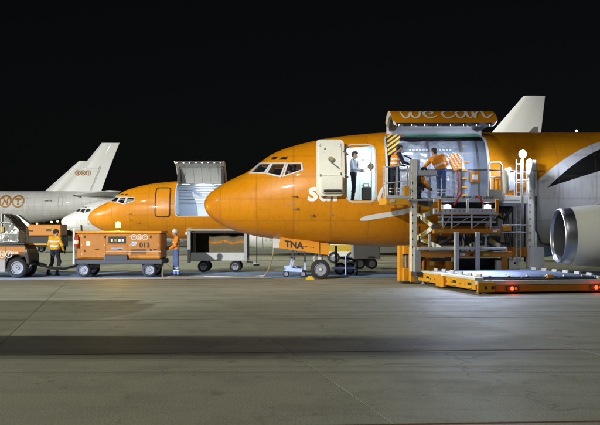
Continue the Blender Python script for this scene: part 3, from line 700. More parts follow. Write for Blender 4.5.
# hold contents of the near aircraft
MB().prism([(6.37, 4.98), (6.37, 4.25), (6.72, 4.35), (6.80, 4.98)], -1.46, -1.42).build('hazard_strip', 'hazard', main)
bx('door_seal_strip', (6.6, -.98, 4.955), (9.6, -.92, 5.02), 'green_seal', main); bx('seal_end', (6.37, -.99, 4.94), (6.95, -.93, 5.01), 'red_trim', main)
import bmesh
from mathutils import noise as mnoise
def crinkle(o, amp, seg=.16, zmin=.06):
    bm = bmesh.new(); bm.from_mesh(o.data); bmesh.ops.triangulate(bm, faces=bm.faces)
    for _ in range(4):
        bmesh.ops.subdivide_edges(bm, edges=[e for e in bm.edges if e.calc_length() > seg], cuts=1, use_grid_fill=True); bmesh.ops.triangulate(bm, faces=bm.faces)
    bm.normal_update()
    for v in bm.verts:
        if v.co.z > zmin: v.co += v.normal * amp * (mnoise.noise(v.co*3.1) + .5*mnoise.noise(v.co*8) - .45)
    bm.to_mesh(o.data); bm.free()
def uld(name, label, x0, x1, yb, m):
    """contoured air cargo container: base plate, front panel sheets, frame"""
    root = thing(name, label, 'container', (NX+x0, NY, 2.745)); w_ = x1-x0
    prof = [(yb, .06), (yb, 1.05), (yb+.24, 1.66), (yb+.62, 2.10), (1.2, 2.10), (1.2, .06)]
    vs = [(0, y, z) for y, z in prof] + [(w_, y, z) for y, z in prof]; n = len(prof)
    MB().add(vs, [tuple(range(n)), tuple(range(2*n-1, n-1, -1))] + [(i, i+n, (i+1) % n+n, (i+1) % n) for i in range(n)]).build('shell', m, root)
    bx('base_plate', (-.03, yb-.06, 0), (w_+.03, 1.25, .055), 'steel', root, .008)
    for x in (0, w_/2, w_):
        f = MB()
        for (a, b_) in zip(prof[:3], prof[1:4]): f.beam((x, a[0]-.012, a[1]), (x, b_[0]-.012, b_[1]), .07, .03, 0, (0, -1, 0.3))
        f.build('frame_post', 'steel', root)
    for z in (.08, 1.06): MB().beam((0, yb-.014, z), (w_, yb-.014, z), .05, .03).build('frame_rail', 'steel', root)
    return root
u1 = uld('cargo_container', 'large silver wrapped container in the doorway behind the two loaders', 6.75, 8.92, -1.22, 'wrap_silver')
crinkle([o for o in u1.children if o.name.startswith('shell')][0], .045, .1)
for k in range(13):
    if k in (6,): continue
    o = MB().box((0, -.004, 0), (.075, .0, .085)).build('stencil_mark', 'white_lettering', u1); o.location = (.42 + k*.115, -.945, 1.72); o.rotation_euler = (R(-40), 0, 0)
for (x, z, m) in ((.75, 1.02, 'white_lettering'), (.95, .95, 'blue_deck'), (.6, .9, 'white_lettering')): bx('sticker', (x, -1.245, z-.1), (x+.13, -1.238, z+.03), m, u1, .001)
u2 = uld('cargo_container', 'grey container with orange placard and orange strap buckles at right of doorway', 8.98, 10.0, -1.26, 'cargo_metal')
pl = bx('placard_frame', (.22, -1.315, .62), (.56, -1.30, .98), 'orange_gse', u2, .004); bx('placard', (.3, -1.322, .70), (.48, -1.316, .88), 'white_lettering', u2, .001)
bx('vent_plate', (.15, -1.16, 1.20), (.33, -1.14, 1.32), 'black', u2)
for k, z in enumerate((.15, .42, .72, 1.0)): bx('strap_buckle', (-.06, -1.335, z), (.13, -1.30, z+.06), 'yellow_gse', u2, .008)
for k, (y, z) in enumerate(((-1.17, 1.28), (-1.02, 1.58), (-.8, 1.85))): bx('strap_buckle', (-.02, y-.02, z), (.2, y+.02, z+.06), 'yellow_gse', u2, .008)
b = MB()
b.add([(-.34, -1.29, 1.02), (-.05, -1.285, 1.08), (.02, -.98, 1.66), (-.52, -1.0, 1.60)], [(0, 1, 2, 3)]); b.build('warning_net', 'hivis_orange', u2)
for k in range(9):
    t = k/8; z = 1.1 + .48*t; y = -1.30 + .27*t
    for j in range(2 + k//3): bx('net_patch', (-.30 - .03*k + j*.13, y-.02, z), (-.24 - .03*k + j*.13, y-.008, z+.035), 'white_lettering', u2, .001)
MB().tube([(-.2, -1.30, 1.02), (-.16, -1.32, .5), (-.22, -1.32, .06)], .03, 6).build('strap', 'red_trim', u2)
# lamps lit inside the aircraft; the door pair is added to light the load
light('cabin_lamp', 'AREA', (NX+5.45, NY-.75, 4.66), 26, (0.78, 1.0, 1.0), aim=(NX+5.45, NY-.6, 2.7), size=0.7)
for k, x in enumerate((7.2, 8.9)):
    o = MB().lathe([(-.03, .0001), (-.03, .05), (.02, .06)], (x, -2.55, 5.16), 'z', 12).build('added_door_lamp', 'lamp_cabin', dd, True)
    light('added_door_light', 'SPOT', (NX+x, NY-2.55, 5.05), 95, (0.66, 0.78, 1.0), aim=(NX+x-.1, NY-1.2, 3.7), size=.05, cone=110, blend=.8)
light('second_hold_light', 'AREA', (-14.8+8.0, 63-.3, 4.8), 60, (0.62, 0.78, 1.0), aim=(-14.8+8.0, 63.4, 2.7), size=1.2)

# ------------------------------------------------------------------ the wide-body with its tall fin
WY = 151.0; S6 = F / WY
wx = lambda u: (u - 300) / S6; wz = lambda v: CH + (HZ - v) / S6
wb_root = thing('wide_body_aircraft', 'large white jet with tall fin and round orange logo letters at far left', 'aircraft', (wx(101.7) - 48.0, WY, 0))
px = lambda u: wx(u) - (wx(101.7) - 48.0)
xs_ = [0, .4, 1.5, 3.5, 7, 30, 36, 42, 47, 51, 53.6]; fq = [math.sqrt(a) for a in xs_]
t_ = pchip(fq, [5, 5.9, 6.9, 7.9, 8.4, 8.4, 8.4, 8.4, 8.3, 7.9, 7.2]); b_ = pchip(fq, [5, 4.2, 3.5, 3.0, 2.76, 2.76, 3.0, 3.9, 4.9, 6.0, 6.7]); w_ = pchip(fq, [0, .9, 1.8, 2.5, 2.82, 2.82, 2.75, 2.3, 1.6, .8, .25])
b = MB(); rows = []
for x in list(np.linspace(0, 7, 20)) + list(np.linspace(7, 53.6, 60)[1:]):
    q = math.sqrt(x); a, c, w2 = t_(q), b_(q), w_(q); m_ = (a+c)/2
    rows.append([(x, -w2*math.sin(p), m_ + (a-c)/2*math.cos(p)) for p in np.linspace(0, 2*math.pi, 49)])
b.grid(rows); b.build('fuselage', 'livery_white', wb_root, True, ang=60)
def wby(x, z):
    q = math.sqrt(x); a, c, w2 = t_(q), b_(q), w_(q); m_ = (a+c)/2; return -w2*math.sqrt(max(0, 1-((z-m_)/((a-c)/2))**2))
fb = MB(); fin(fb, (px(55), px(101), wz(191.8)), (px(81), px(109.5), wz(168)), .40)
fin(fb, (px(81.5), px(109.5), wz(168)), (px(101.7), px(119.4), wz(143)), .34); fb.build('fin', 'white_paint', wb_root, True, ang=50)
fb = MB(); fin(fb, (px(44.5), px(75), wz(191.5)), (px(79), px(90), wz(161)), .2); fb.build('dorsal_fin', 'white_paint', wb_root, True, ang=50)
MB().beam((px(100.5), -.36, wz(166)), (px(91), -.42, wz(190)), .04, .05).build('rudder_gap', 'dark_grey', wb_root)
for sgn in (1, -1):
    hb = MB(); wing(hb, (px(76), -1.4, wz(195.3), 7.2, .9), (px(76)+6.6, -8.1, wz(193.2), 2.6, .25), sgn); hb.build('tailplane', 'white_paint', wb_root, True, ang=50)
    hb = MB(); wing(hb, (16.5, -2.2, 4.0, 10, 1.3), (30, -22.4, 5.2, 2.6, .4), sgn); hb.build('wing', 'pale_grey', wb_root, True, ang=50)
    MB().lathe([(.0, 1.1), (.3, 1.3), (2.5, 1.4), (5, 1.0), (5, .5), (6.5, .35), (6.5, .01)], (14.5, -8*sgn, 2.3), 'x', 30).build('nacelle', 'pale_grey', wb_root, True, ang=50)
bx('tailplane_slot', (px(75.5), -1.75, wz(200.6)), (px(84), -1.3, wz(195.5)), 'dark_grey', wb_root)
def ring_logo(root, ring_r, cx, cz, yf, letter, stroke):
    b = MB(); N = 28; A = []; B = []
    for k in range(N+1):
        a = 2*math.pi*k/N; A.append((cx+ring_r*math.cos(a), yf(cx+ring_r*math.cos(a), cz+ring_r*math.sin(a))-.03, cz+ring_r*math.sin(a)))
        r2 = ring_r-stroke; B.append((cx+r2*math.cos(a), yf(cx+r2*math.cos(a), cz+r2*math.sin(a))-.03, cz+r2*math.sin(a)))
    b.grid([A, B]); b.build('logo_ring', 'logo_orange', root)
    v, f = text2d(letter, ring_r*1.35, bold=ring_r*.08, align='CENTER'); hgt = max(p[1] for p in v)
    MB().add([(cx+x, yf(cx+x, cz+y-hgt/2)-.035, cz+y-hgt/2) for x, y in v], f).build('logo_letter', 'logo_orange', root)
for u, l in ((-2.1, 'T'), (10.4, 'N'), (22.9, 'T')): ring_logo(wb_root, 1.06, px(u), wz(201.8), wby, l, .28)
for u, l in ((78, 'T'), (83.3, 'N'), (88.7, 'T')): ring_logo(wb_root, .45, px(u), wz(173), lambda x, z: -.25, l, .11)
for k in range(6):
    xk = px(48.5) + k*.22; yk = wby(xk, wz(201.5)); bx('stencil_mark', (xk, yk-.03, wz(202)), (xk+.16, yk+.02, wz(200.9)), 'dark_grey', wb_root, 0)

# access hatches, ports and stencils on the near aircraft's skin
for (u, v, ww_, hh_) in ((292, 226, .42, .36), (262, 214, .5, .3), (372, 232, .5, .4), (340, 222, .3, .25)):
    x, z = hit(u, v); rim(x-ww_/2, x+ww_/2, z-hh_/2, z+hh_/2, .05, .012, -.004, .003, side_y).build('access_hatch', 'logo_orange', main)
for (u, v, n_) in ((300, 191, 3), (327, 208, 3), (370, 205, 3), (310, 219, 2)):
    x, z = hit(u, v)
    for k in range(n_): MB().grid([[skin(x+k*.045+a, z+b2, .004) for b2 in (0, .016)] for a in (0, .03)]).build('stencil_mark', 'black_lettering', main)
for (u, v) in ((288, 205), (293, 203), (332, 214)):
    x, z = hit(u, v); MB().lathe([(-.006, .0001), (-.006, .045), (.02, .045)], (x, side_y(x, z), z), 'y', 14).build('static_port', 'steel', main)
for (x0_, x1_, z0_, z1_) in ((px(28), px(33.5), wz(213), wz(199)), (px(62), px(66), wz(206), wz(197))):
    rim(x0_, x1_, z0_, z1_, .15, .05, -.02, .03, wby).build('cargo_door_outline', 'grey_paint', wb_root)
# ------------------------------------------------------------------ the main deck loader
LA = R(11); LO = (3.75, 30.0)
loader = thing('cargo_loader', 'orange and white scissor cargo loader parked at the near jet cargo door', 'cargo loader', (LO[0], LO[1], 0), LA)
ca, sa = math.cos(LA), math.sin(LA)
def LP(u, v, y):
    """pixel at loader-local depth y -> local point"""
    k = (u - 300) / F; a = (k*(LO[1] + ca*y) + sa*y - LO[0]) / (ca - sa*k)
    Y = LO[1] + sa*a + ca*y; return (a, y, CH + (HZ - v) / F * Y)
def lbox(name, u0, v0, u1, v1, y, d, m, parent=loader, bev=.012):
    p, q = LP(u0, v1, y), LP(u1, v0, y)
    return bx(name, (p[0], y, p[2]), (q[0], y + d, q[2]), m, parent, bev)
def ltube(name, pts, r, m, parent=loader, n=10): return MB().tube([LP(*p) for p in pts], r, n).build(name, m, parent, True, ang=40)
# columns
lbox('column', 411.2, 159, 417.2, 272, -1.05, .2, 'cream', bev=.02); lbox('column', 528, 163, 534.3, 268, -1.0, .2, 'cream', bev=.02)
lbox('column_guard', 415, 247, 421, 273, -1.3, .2, 'grey_paint'); 
MB().prism([(LP(530.5, 247, -1.2)[0], LP(530, 247, -1.2)[2]), (LP(540, 247, -1.2)[0], LP(540, 247, -1.2)[2]), (LP(540.5, 269, -1.2)[0], .42), (LP(529, 269, -1.2)[0], .42)], -1.5, -1.15).build('column_guard', 'pale_grey', loader)
lbox('column_rail', 534.6, 163, 537, 260, -.95, .1, 'pale_grey')
# front-left outrigger frame
og = lbox('outrigger_frame', 399, 245.5, 403.5, 281, -.55, .2, 'yellow_gse')
lbox('outrigger_frame', 410.5, 247, 415, 282, -.95, .2, 'yellow_gse'); lbox('outrigger_frame', 403.6, 245.5, 410.4, 254, -.7, .2, 'yellow_gse'); lbox('outrigger_frame', 403.6, 268, 410.4, 281.5, -.7, .25, 'yellow_gse')
lbox('outrigger_beam', 415.2, 246, 429, 251.5, -.7, .25, 'yellow_gse'); lbox('hydraulic_ram', 405.5, 255, 408.5, 268, -.6, .08, 'steel'); lbox('stabiliser_foot', 402, 281, 414, 283, -.9, .3, 'dark_grey')
# low chassis rails, tail, platform
bx('side_rail', (-.12, -5.75, .10), (.0, -.95, .36), 'yellow_gse', loader, .02); bx('side_rail', (3.68, -5.75, .10), (3.8, -1.5, .36), 'yellow_gse', loader, .02)
bx('rail_cap', (-.13, -5.75, .363), (.14, -1.0, .44), 'cream', loader, .015); bx('rail_cap', (3.5, -5.75, .363), (3.81, -1.6, .44), 'cream', loader, .015)
lp = [(-.30, .05), (-.30, .30), (-.24, .38), (0, .42), (.24, .38), (.30, .30), (.30, .05)]
wh = MB().add([(-.21, -3.2+x*1.1, z) for x, z in lp] + [(-.122, -3.2+x*1.1, z) for x, z in lp], [tuple(range(7)), tuple(range(13, 6, -1))] + [(i, i+7, (i+1) % 7+7, (i+1) % 7) for i in range(7)]).build('wheel_cover', 'yellow_gse', loader)
for y in (-3.42, -2.98): MB().lathe([(-.03, .0001), (-.03, .055), (.03, .055), (.03, .0001)], (-.15, y, .06), 'x', 14).build('caster', 'rubber', loader, True, ang=40)
bx('tail_beam', (-.05, -5.93, .055), (3.75, -5.76, .235), 'orange_gse', loader, .015); bx('tail_cap', (-.12, -5.92, .245), (3.8, -5.7, .36), 'pale_grey', loader, .01)
bx('corner_block', (-.14, -6.0, .06), (.36, -5.935, .33), 'yellow_gse', loader, .015); bx('corner_plate', (.05, -6.01, .14), (.12, -6.0, .22), 'black', loader, .004); bx('corner_plate', (.25, -6.01, .14), (.33, -6.0, .22), 'black', loader, .004)
for (a, y) in ((-.02, -5.75), (3.7, -5.75), (-.05, -1.3)): MB().tube([(a, y, .012), (a, y, .12)], [.09, .035], 10).build('stabiliser_foot', 'steel', loader)
for a in (.85, 3.32):
    h = bx('tail_lamp', (a-.16, -5.985, .09), (a+.2, -5.935, .21), 'dark_grey', loader); MB().lathe([(-.012, .0001), (-.012, .05), (.01, .055)], (a, -5.988, .15), 'y', 14).build('lens', 'lamp_red', h, True)
    MB().lathe([(-.012, .0001), (-.012, .035), (.01, .04)], (a+.12, -5.988, .15), 'y', 14).build('lens', 'line_yellow', h, True)
    light('tail_lamp_light', 'POINT', (LO[0] + ca*a + sa*6.07, LO[1] + sa*a - ca*6.07, .15), 1.6, (1, .06, .02), size=.05)
bx('platform_frame', (.15, -5.72, .30), (3.49, -1.5, .385), 'dark_grey', loader, .01)
for k in range(21):
    y = -5.6 + k*.2
    for (a0, a1) in ((.2, 1.25), (1.31, 2.36), (2.42, 3.45)):
        MB().tube([(a0, y, .425), (a1, y, .425)], .036, 8).build('roller', 'blue_deck', loader, True, ang=40)
for a in (.17, 1.28, 2.39, 3.47): bx('roller_rail', (a-.02, -5.68, .386), (a+.02, -1.5, .452), 'blue_deck', loader, .004)
for k in range(6): MB().lathe([(0, .05), (.03, .05), (.045, .03), (.045, .0001)], (.35 + k*.55, -5.64, .44), 'z', 10).build('ball_caster', 'steel', loader, True)
bx('deck_stop', (2.0, -5.72, .40), (2.2, -5.6, .50), 'yellow_gse', loader, .02)
# front chassis with power unit
lbox('chassis_beam', 417, 251.5, 512, 257.3, -1.25, .3, 'orange_gse'); lbox('chassis_post', 446, 257.4, 453, 271, -1.2, .2, 'orange_gse'); lbox('chassis_post', 502.5, 257.4, 508, 271, -1.2, .2, 'orange_gse')
lbox('engine_cover', 425, 258, 445.5, 271, -.9, .7, 'orange_gse', bev=.03); lbox('engine_grille', 432, 257.8, 451, 261, -1.23, .05, 'black'); lbox('hose_bracket', 451.5, 257.6, 453.5, 262, -1.26, .05, 'pale_grey')
lbox('radiator', 455, 258, 501, 271, -.6, .5, 'black'); lbox('battery_box', 497, 260, 503, 270, -1.1, .2, 'pale_grey'); lbox('control_cabinet', 509, 257.8, 520, 269.5, -1.1, .3, 'cream'); lbox('cabinet_latch', 514, 262, 516, 264, -1.115, .015, 'black')
lbox('chassis_post', 508.5, 247, 527, 257, -.95, .2, 'orange_gse'); lbox('chassis_beam', 416, 271, 528, 276, -1.45, 1.2, 'dark_grey')
ltube('cross_pipe', [(418, 248.5, -1.35), (506, 248.5, -1.35)], .055, 'pale_grey'); ltube('cross_pipe', [(424, 243.5, -.7), (510, 243.5, -.7)], .05, 'dark_grey')
for u in (457.2, 478.2): lbox('guide_post', u-2, 232, u+2, 271.5, -1.5, .12, 'pale_grey')
# mid beam and right-hand slide
lbox('mid_beam', 434, 228.8, 500.5, 233.6, -1.4, .18, 'orange_gse'); lbox('slide_block', 502.5, 225.8, 511.5, 231.2, -1.3, .1, 'orange_gse')
for v in (225, 232.2): ltube('slide_rail', [(502, v, -1.25), (526, v, -1.25)], .022, 'pale_grey')
ltube('cross_pipe', [(436, 238, -.9), (500, 238, -.9)], .06, 'dark_grey'); lbox('hydraulic_block', 455, 236, 500, 244, -.55, .3, 'dark_grey')
lbox('hydraulic_block', 442, 215, 498, 226, -.5, .3, 'dark_grey')
# scissor arms
def arm(p, q, w=.13): 
    o = MB().beam(LP(*p), LP(*q), .07, w).build('scissor_arm', 'cream', loader)
    a, c = Vector(LP(*p)), Vector(LP(*q)); d = c-a; mid = a+d*.3; m2 = a+d*.72; up = Vector((0, -.05, 0))
    MB().beam(mid+up, m2+up, .03, w*.78).build('warning_label', 'scissor_label', o); return o
arm((414, 211, -.5), (434, 227, -1.25)); arm((434, 227, -1.28), (415, 240.5, -.6)); arm((424, 215.5, -1.2), (437, 210, -.6)); arm((415, 236, -.55), (441, 248, -1.3))
arm((497, 213, -.6), (486, 227, -1.1)); arm((470, 246, -1.2), (490, 236, -.7)); arm((500, 246, -1.1), (484, 236, -.8))
MB().lathe([(-.06, .0001), (-.06, .10), (.06, .10), (.06, .0001)], LP(434, 227, -1.3), 'y', 16).build('scissor_pivot', 'steel', loader, True, ang=40)
# bridge at door-sill height
bp, bq = LP(436, 199, -1.35), LP(499, 199, -1.35); zt_ = bp[2]
bx('bridge_deck', (bp[0]-.9, -1.3, zt_-.06), (bq[0]+.75, -.42, zt_), 'grey_paint', loader, .01)
lbox('bridge_beam', 434, 208.6, 498.5, 214, -1.42, .12, 'pale_grey'); lbox('bridge_beam', 434, 198.8, 498.5, 202, -1.40, .1, 'pale_grey'); lbox('bridge_back', 440, 202, 496, 208.6, -1.2, .05, 'black')
for u in (440, 497.5): lbox('bridge_stop', u-1.6, 199, u+1.6, 212, -1.48, .07, 'orange_gse')
lbox('bridge_post', 466.5, 199.5, 468.8, 213, -1.46, .05, 'white_paint')
for u in (447.5, 487.5):
    hz_ = lbox('work_lamp', u-4, 204.4, u+4, 208.6, -1.38, .12, 'pale_grey'); c = LP(u, 206.8, -1.39)
    MB().lathe([(-.03, .0001), (-.025, .05), (.0, .075)], c, 'y', 16).build('lens', 'lamp_white', hz_, True)
    p = LP(u, 206.8, -1.50); light('bridge_lamp_light', 'SPOT', (LO[0]+ca*p[0]-sa*p[1], LO[1]+sa*p[0]+ca*p[1], p[2]), 420, (.62, .72, 1.0), aim=(LO[0]+ca*p[0]+.8, 21.5, 0), size=.06, cone=120, blend=.8)
for pts in ([(462, 193, -1.3), (458, 199, -1.38), (454, 205, -1.38)], [(476, 196, -1.3), (480, 198, -1.4), (483, 204, -1.38)]): ltube('hose', pts, .035, 'red_trim')
# left crew platform with railings
pd = lbox('crew_platform', 386, 198, 411, 204.5, -1.2, .8, 'yellow_gse')
lbox('kick_plate', 385, 195.5, 411, 198.5, -1.23, .04, 'pale_grey'); lbox('platform_light', 391, 199.5, 395, 202.5, -1.25, .04, 'line_white')
for y in (-1.2, -.5):
    for u in (385.5, 397, 409.5): ltube('rail_post', [(u + (y+1.2)*-3, 167, y), (u + (y+1.2)*-3, 198, y)], .022, 'pale_grey')
    ltube('railing', [(385.5 + (y+1.2)*-3, 167, y), (397, 166.2, y), (403, 164.5, y)], .022, 'pale_grey'); ltube('railing', [(385.5 + (y+1.2)*-3, 183.5, y), (409.5, 180.5, y)], .02, 'pale_grey')
ltube('railing', [(385.5, 167, -1.2), (383.5, 167, -.5)], .022, 'pale_grey'); ltube('railing', [(385.5, 183.5, -1.2), (383.5, 183.5, -.5)], .02, 'pale_grey')
lbox('platform_arm', 412, 206.5, 430, 209.8, -1.0, .15, 'yellow_gse')
# operator console by the column
lbox('console', 414.5, 159.5, 420.5, 172, -.9, .3, 'grey_paint', bev=.03); lbox('console_shelf', 416, 170.5, 437, 175.5, -.95, .45, 'grey_paint', bev=.02); lbox('console_support', 418, 175.6, 421, 198, -.8, .1, 'black')
ltube('railing', [(404, 155, -.9), (413, 160, -.95)], .025, 'dark_grey')
# right crew platform, guard cushions, lamp mast
arch = [(489, 197, -1.25), (489, 165, -1.25), (490.5, 162.3, -1.25), (500, 162.3, -1.25), (501.6, 165, -1.25), (501.6, 190, -1.25)]
ltube('railing', arch, .03, 'pale_grey')
for v in (177.3,): ltube('railing', [(489, v, -1.25), (501.6, v, -1.25)], .022, 'pale_grey')
ltube('rail_post', [(494.3, 177.3, -1.25), (494.3, 190, -1.25)], .02, 'pale_grey')
ltube('railing', [(489, 170, -1.27), (504, 170.6, -1.27), (545, 171, -1.0)], .018, 'black')
lbox('kick_plate', 488, 189.5, 503, 200, -1.25, .05, 'pale_grey'); lbox('crew_platform', 503, 196, 528, 203.5, -1.3, .8, 'cream'); lbox('platform_skirt', 503, 203.6, 521, 206, -1.2, .6, 'pale_grey')
def cushion(u0, v0, u1, v1, y):
    p, q = LP(u0, v1, y), LP(u1, v0, y); c = ((p[0]+q[0])/2, y); hw = (q[0]-p[0])/2; h = q[2]-p[2]
    pr = [(p[2], .0001), (p[2]+.02, hw*.55), (p[2]+h*.35, hw*.8), (p[2]+h*.7, hw), (p[2]+h*.88, hw*.85), (p[2]+h*.97, hw*.45), (q[2], .0001)]
    MB().lathe([(z, r) for z, r in pr], (c[0], c[1], 0), 'z', 18).build('guard_cushion', 'cream', loader, True, ang=80)
cushion(502.3, 168.3, 510, 194.5, -1.38); cushion(526, 158.5, 533, 178, -1.28)
lbox('junction_box', 509.5, 171, 514.5, 190, -1.2, .12, 'grey_paint'); lbox('junction_lens', 508.2, 167.5, 511, 170.5, -1.3, .05, 'white_paint'); lbox('equipment_case', 533, 160, 536.3, 173, -1.05, .2, 'pale_grey'); lbox('equipment_case', 531, 173, 536.3, 193, -.9, .15, 'black')
for u in (516.3, 520.5): ltube('ladder_stile', [(u, 160, -1.2), (u, 262, -1.2)], .02, 'grey_paint')
for k in range(11): ltube('ladder_rung', [(516.3, 164+k*9.4, -1.2), (520.5, 164+k*9.4, -1.2)], .012, 'grey_paint')
for u in (512.5, 525): ltube('frame_tube', [(u, 203, -.75), (u, 262, -.75)], .03, 'dark_grey')
ltube('railing', [(516.3, 180, -1.2), (528, 180, -1.2)], .018, 'pale_grey')
lbox('hose_drum', 497, 205, 514, 213, -1.0, .3, 'black', bev=.08); ltube('hose', [(512, 208, -1.1), (504, 220, -1.15), (498, 216, -1.1)], .05, 'black')
ltube('lamp_post', [(522.6, 196, -1.35), (522.6, 157, -1.35)], .028, 'pale_grey'); lh = lbox('flood_lamp', 520, 151.5, 525.4, 157.2, -1.36, .1, 'pale_grey', bev=.02)
c = LP(522.7, 154, -1.375); MB().lathe([(-.03, .0001), (-.028, .05), (-.01, .085)], c, 'y', 20).build('lens', 'lamp_white', lh, True); MB().lathe([(-.01, .085), (-.02, .125), (.05, .125), (.08, .08)], c, 'y', 20).build('reflector', 'lamp_reflector', lh, True)
p = LP(522.7, 154, -1.52); light('flood_lamp_light', 'POINT', (LO[0]+ca*p[0]-sa*p[1], LO[1]+sa*p[0]+ca*p[1], p[2]), 270, (.66, .75, 1.0), size=.08)

# hydraulic rams, hoses, braces, chains and labels that fill the loader's underside
for (a_, b_) in (((438, 245, -1.1), (462, 231, -1.2)), ((492, 245, -1.1), (470, 232, -1.2)), ((420, 262, -1.1), (440, 236, -.9))):
    ltube('hydraulic_ram', [a_, b_], .055, 'dark_grey'); m_ = [(p_+q_)/2 for p_, q_ in zip(a_, b_)]; ltube('ram_rod', [tuple(m_), (b_[0] + (b_[0]-a_[0])*.12, b_[1] + (b_[1]-a_[1])*.12, b_[2])], .03, 'chrome')
for v in (217, 222): ltube('cross_pipe', [(438, v, -1.25), (496, v, -1.25)], .028, 'pale_grey')
for u in (443, 452, 472, 491): lbox('strut', u-.8, 214, u+.8, 229, -1.3, .05, 'pale_grey')
for (u0, u1) in ((443, 452), (452, 472), (472, 491)): ltube('diagonal_brace', [(u0, 228, -1.27), (u1, 215, -1.27)], .016, 'grey_paint')
for u in (430, 464, 486): lbox('strut', u-1, 234, u+1, 251, -1.2, .06, 'pale_grey')
for k in range(5): ltube('hose', [(459 + k*3, 234, -1.15), (461 + k*3.4, 240 + k % 2, -1.3), (460 + k*5, 252, -1.2)], .018, 'black')
for k in range(4): ltube('hose', [(500 + k*2.2, 206, -1.1), (503 + k*2, 218 + 2*k, -1.2), (506 + k*2, 247, -1.05)], .02, 'black')
for (u, v, w_, h_, m) in ((460, 253, 5, 2.5, 'white_lettering'), (484, 253, 6, 2.5, 'line_yellow'), (430, 262, 4, 3, 'line_yellow'), (438, 230, 5, 1.8, 'line_yellow'), (493, 230, 4, 1.8, 'white_lettering'), (470, 254, 3, 2, 'black')):
    lbox('warning_label', u, v, u+w_, v+h_, -1.415 if v < 240 else -1.262, .006, m, bev=0)
for k in range(10): lbox('bridge_roller', 441 + k*5.6, 195.8, 443 + k*5.6, 198.6, -1.36, .5, 'steel', bev=.01)
for k in range(14): lbox('bolt', 436 + k*4.6, 210.5, 436.9 + k*4.6, 211.4, -1.428, .01, 'dark_grey', bev=0)
for k in range(12):
    y = -5.4 + k*.36; bx('rail_bolt', (-.128, y, .2), (-.12, y+.04, .24), 'dark_grey', loader, 0)
for k in range(4): bx('chevron', (-.127, -5.5 + k*1.15, .12), (-.121, -5.5 + k*1.15 + .28, .34), 'hazard', loader, 0)
for k in range(6): bx('deck_guide', (.145, -5.5 + k*.7, .442), (.19, -5.2 + k*.7, .53), 'pale_grey', loader, .008); bx('deck_guide', (3.44, -5.5 + k*.7, .442), (3.49, -5.2 + k*.7, .53), 'pale_grey', loader, .008)
for k in range(9): lbox('chain_link', 419.0, 176 + k*10, 420.4, 183 + k*10, -1.08, .03, 'black', bev=0)
for k in range(10): lbox('column_mark', 412.2, 182 + k*8, 413.2, 184 + k*8, -1.056, .004, 'dark_grey', bev=0); lbox('column_mark', 529.5, 190 + k*7, 530.6, 192 + k*7, -1.006, .004, 'dark_grey', bev=0)
lbox('control_box', 404, 186, 409, 196, -1.24, .1, 'yellow_gse'); lbox('control_box', 421, 198.5, 428, 205, -1.1, .3, 'dark_grey'); lbox('valve_block', 424, 198, 433, 206.5, -.9, .3, 'grey_paint')
for v in (176, 190): ltube('railing', [(437, v, -.5), (437.2, v, -1.25)], .018, 'pale_grey')
for u in (505, 514.5): ltube('rail_post', [(u, 172, -.75), (u, 197, -.75)], .02, 'pale_grey')
ltube('railing', [(503, 172, -.75), (527, 172, -.75)], .02, 'pale_grey'); ltube('railing', [(503, 183, -.75), (527, 183, -.75)], .02, 'pale_grey')
ltube('power_conduit', [(536, 196, -.95), (536, 230, -.95), (541, 243, -.8), (553, 246, -.6)], .04, 'dark_grey')

# ------------------------------------------------------------------ ground power unit
GY = 33.0; gs = F / GY
def gx(u): return (u - 300) / gs
def gz(v): return CH + (HZ - v) / gs
gx0 = gx(74); gpu = thing('ground_power_unit', 'orange ground power trailer marked 013 with glowing amber beacon', 'generator cart', (gx0, GY, 0)); X = lambda u: gx(u) - gx0
W2 = 1.5
bx('housing', (.08, 0, gz(259)), (X(161), W2, gz(233)), 'orange_gse', gpu, .05); bx('chassis', (.0, -.06, gz(264)), (X(162.5), W2+.06, gz(259)-.004), 'dark_grey', gpu, .02)
bx('roof_lip', (.04, -.03, gz(233)+.003), (X(161.6), W2+.03, gz(231)), 'yellow_gse', gpu, .01)
for (u0, u1, v0, v1) in ((80.5, 105.5, 235, 257.5), (107, 127, 244.5, 253), (129, 159, 234.5, 255)): bx('access_panel', (X(u0), -.025, gz(v1)), (X(u1), -.002, gz(v0)), 'orange_gse', gpu, .01)
rc = bx('control_recess', (X(108.5), -.012, gz(243.5)), (X(126), .01, gz(236.5)), 'black', gpu)
for k in range(4): bx('gauge', (X(111+k*3.6), -.02, gz(241.5)), (X(113+k*3.6), -.013, gz(239)), ('white_lettering', 'line_yellow', 'lamp_cabin', 'white_lettering')[k], rc, .002)
bx('nameplate', (X(111), -.03, gz(249.3)), (X(123.5), -.026, gz(247.6)), 'blue_deck', gpu, .001); bx('nameplate', (X(86.5), -.034, gz(245.5)), (X(90.5), -.026, gz(241)), 'white_lettering', gpu, .001); bx('nameplate', (X(131.5), -.034, gz(246)), (X(136), -.026, gz(241.3)), 'blue_deck', gpu, .001)
bx('cable_tray', (X(105), -.10, gz(260)), (X(128), .0, gz(254.6)), 'dark_grey', gpu, .02); bx('rub_rail', (X(106), -.045, gz(251.9)), (X(161), -.026, gz(251.1)), 'pale_grey', gpu, .004)
bx('corner_post', (X(73.2), -.08, gz(264)), (X(75.2), -.02, gz(228)), 'white_paint', gpu, .01); MB().tube([(X(80.5), .2, gz(233)), (X(80), .2, gz(225))], .035, 8).build('exhaust_pipe', 'black', gpu, True)
ex = MB().lathe([(0, .0001), (.0, .07), (.36, .07), (.42, .03), (.46, .03), (.46, .0001)], (X(77), -.1, gz(247)), 'z', 14).build('fire_extinguisher', 'red_trim', gpu, True, ang=40); MB().lathe([(.12, .072), (.26, .072)], (X(77), -.1, gz(247)), 'z', 14).build('extinguisher_label', 'white_lettering', ex)
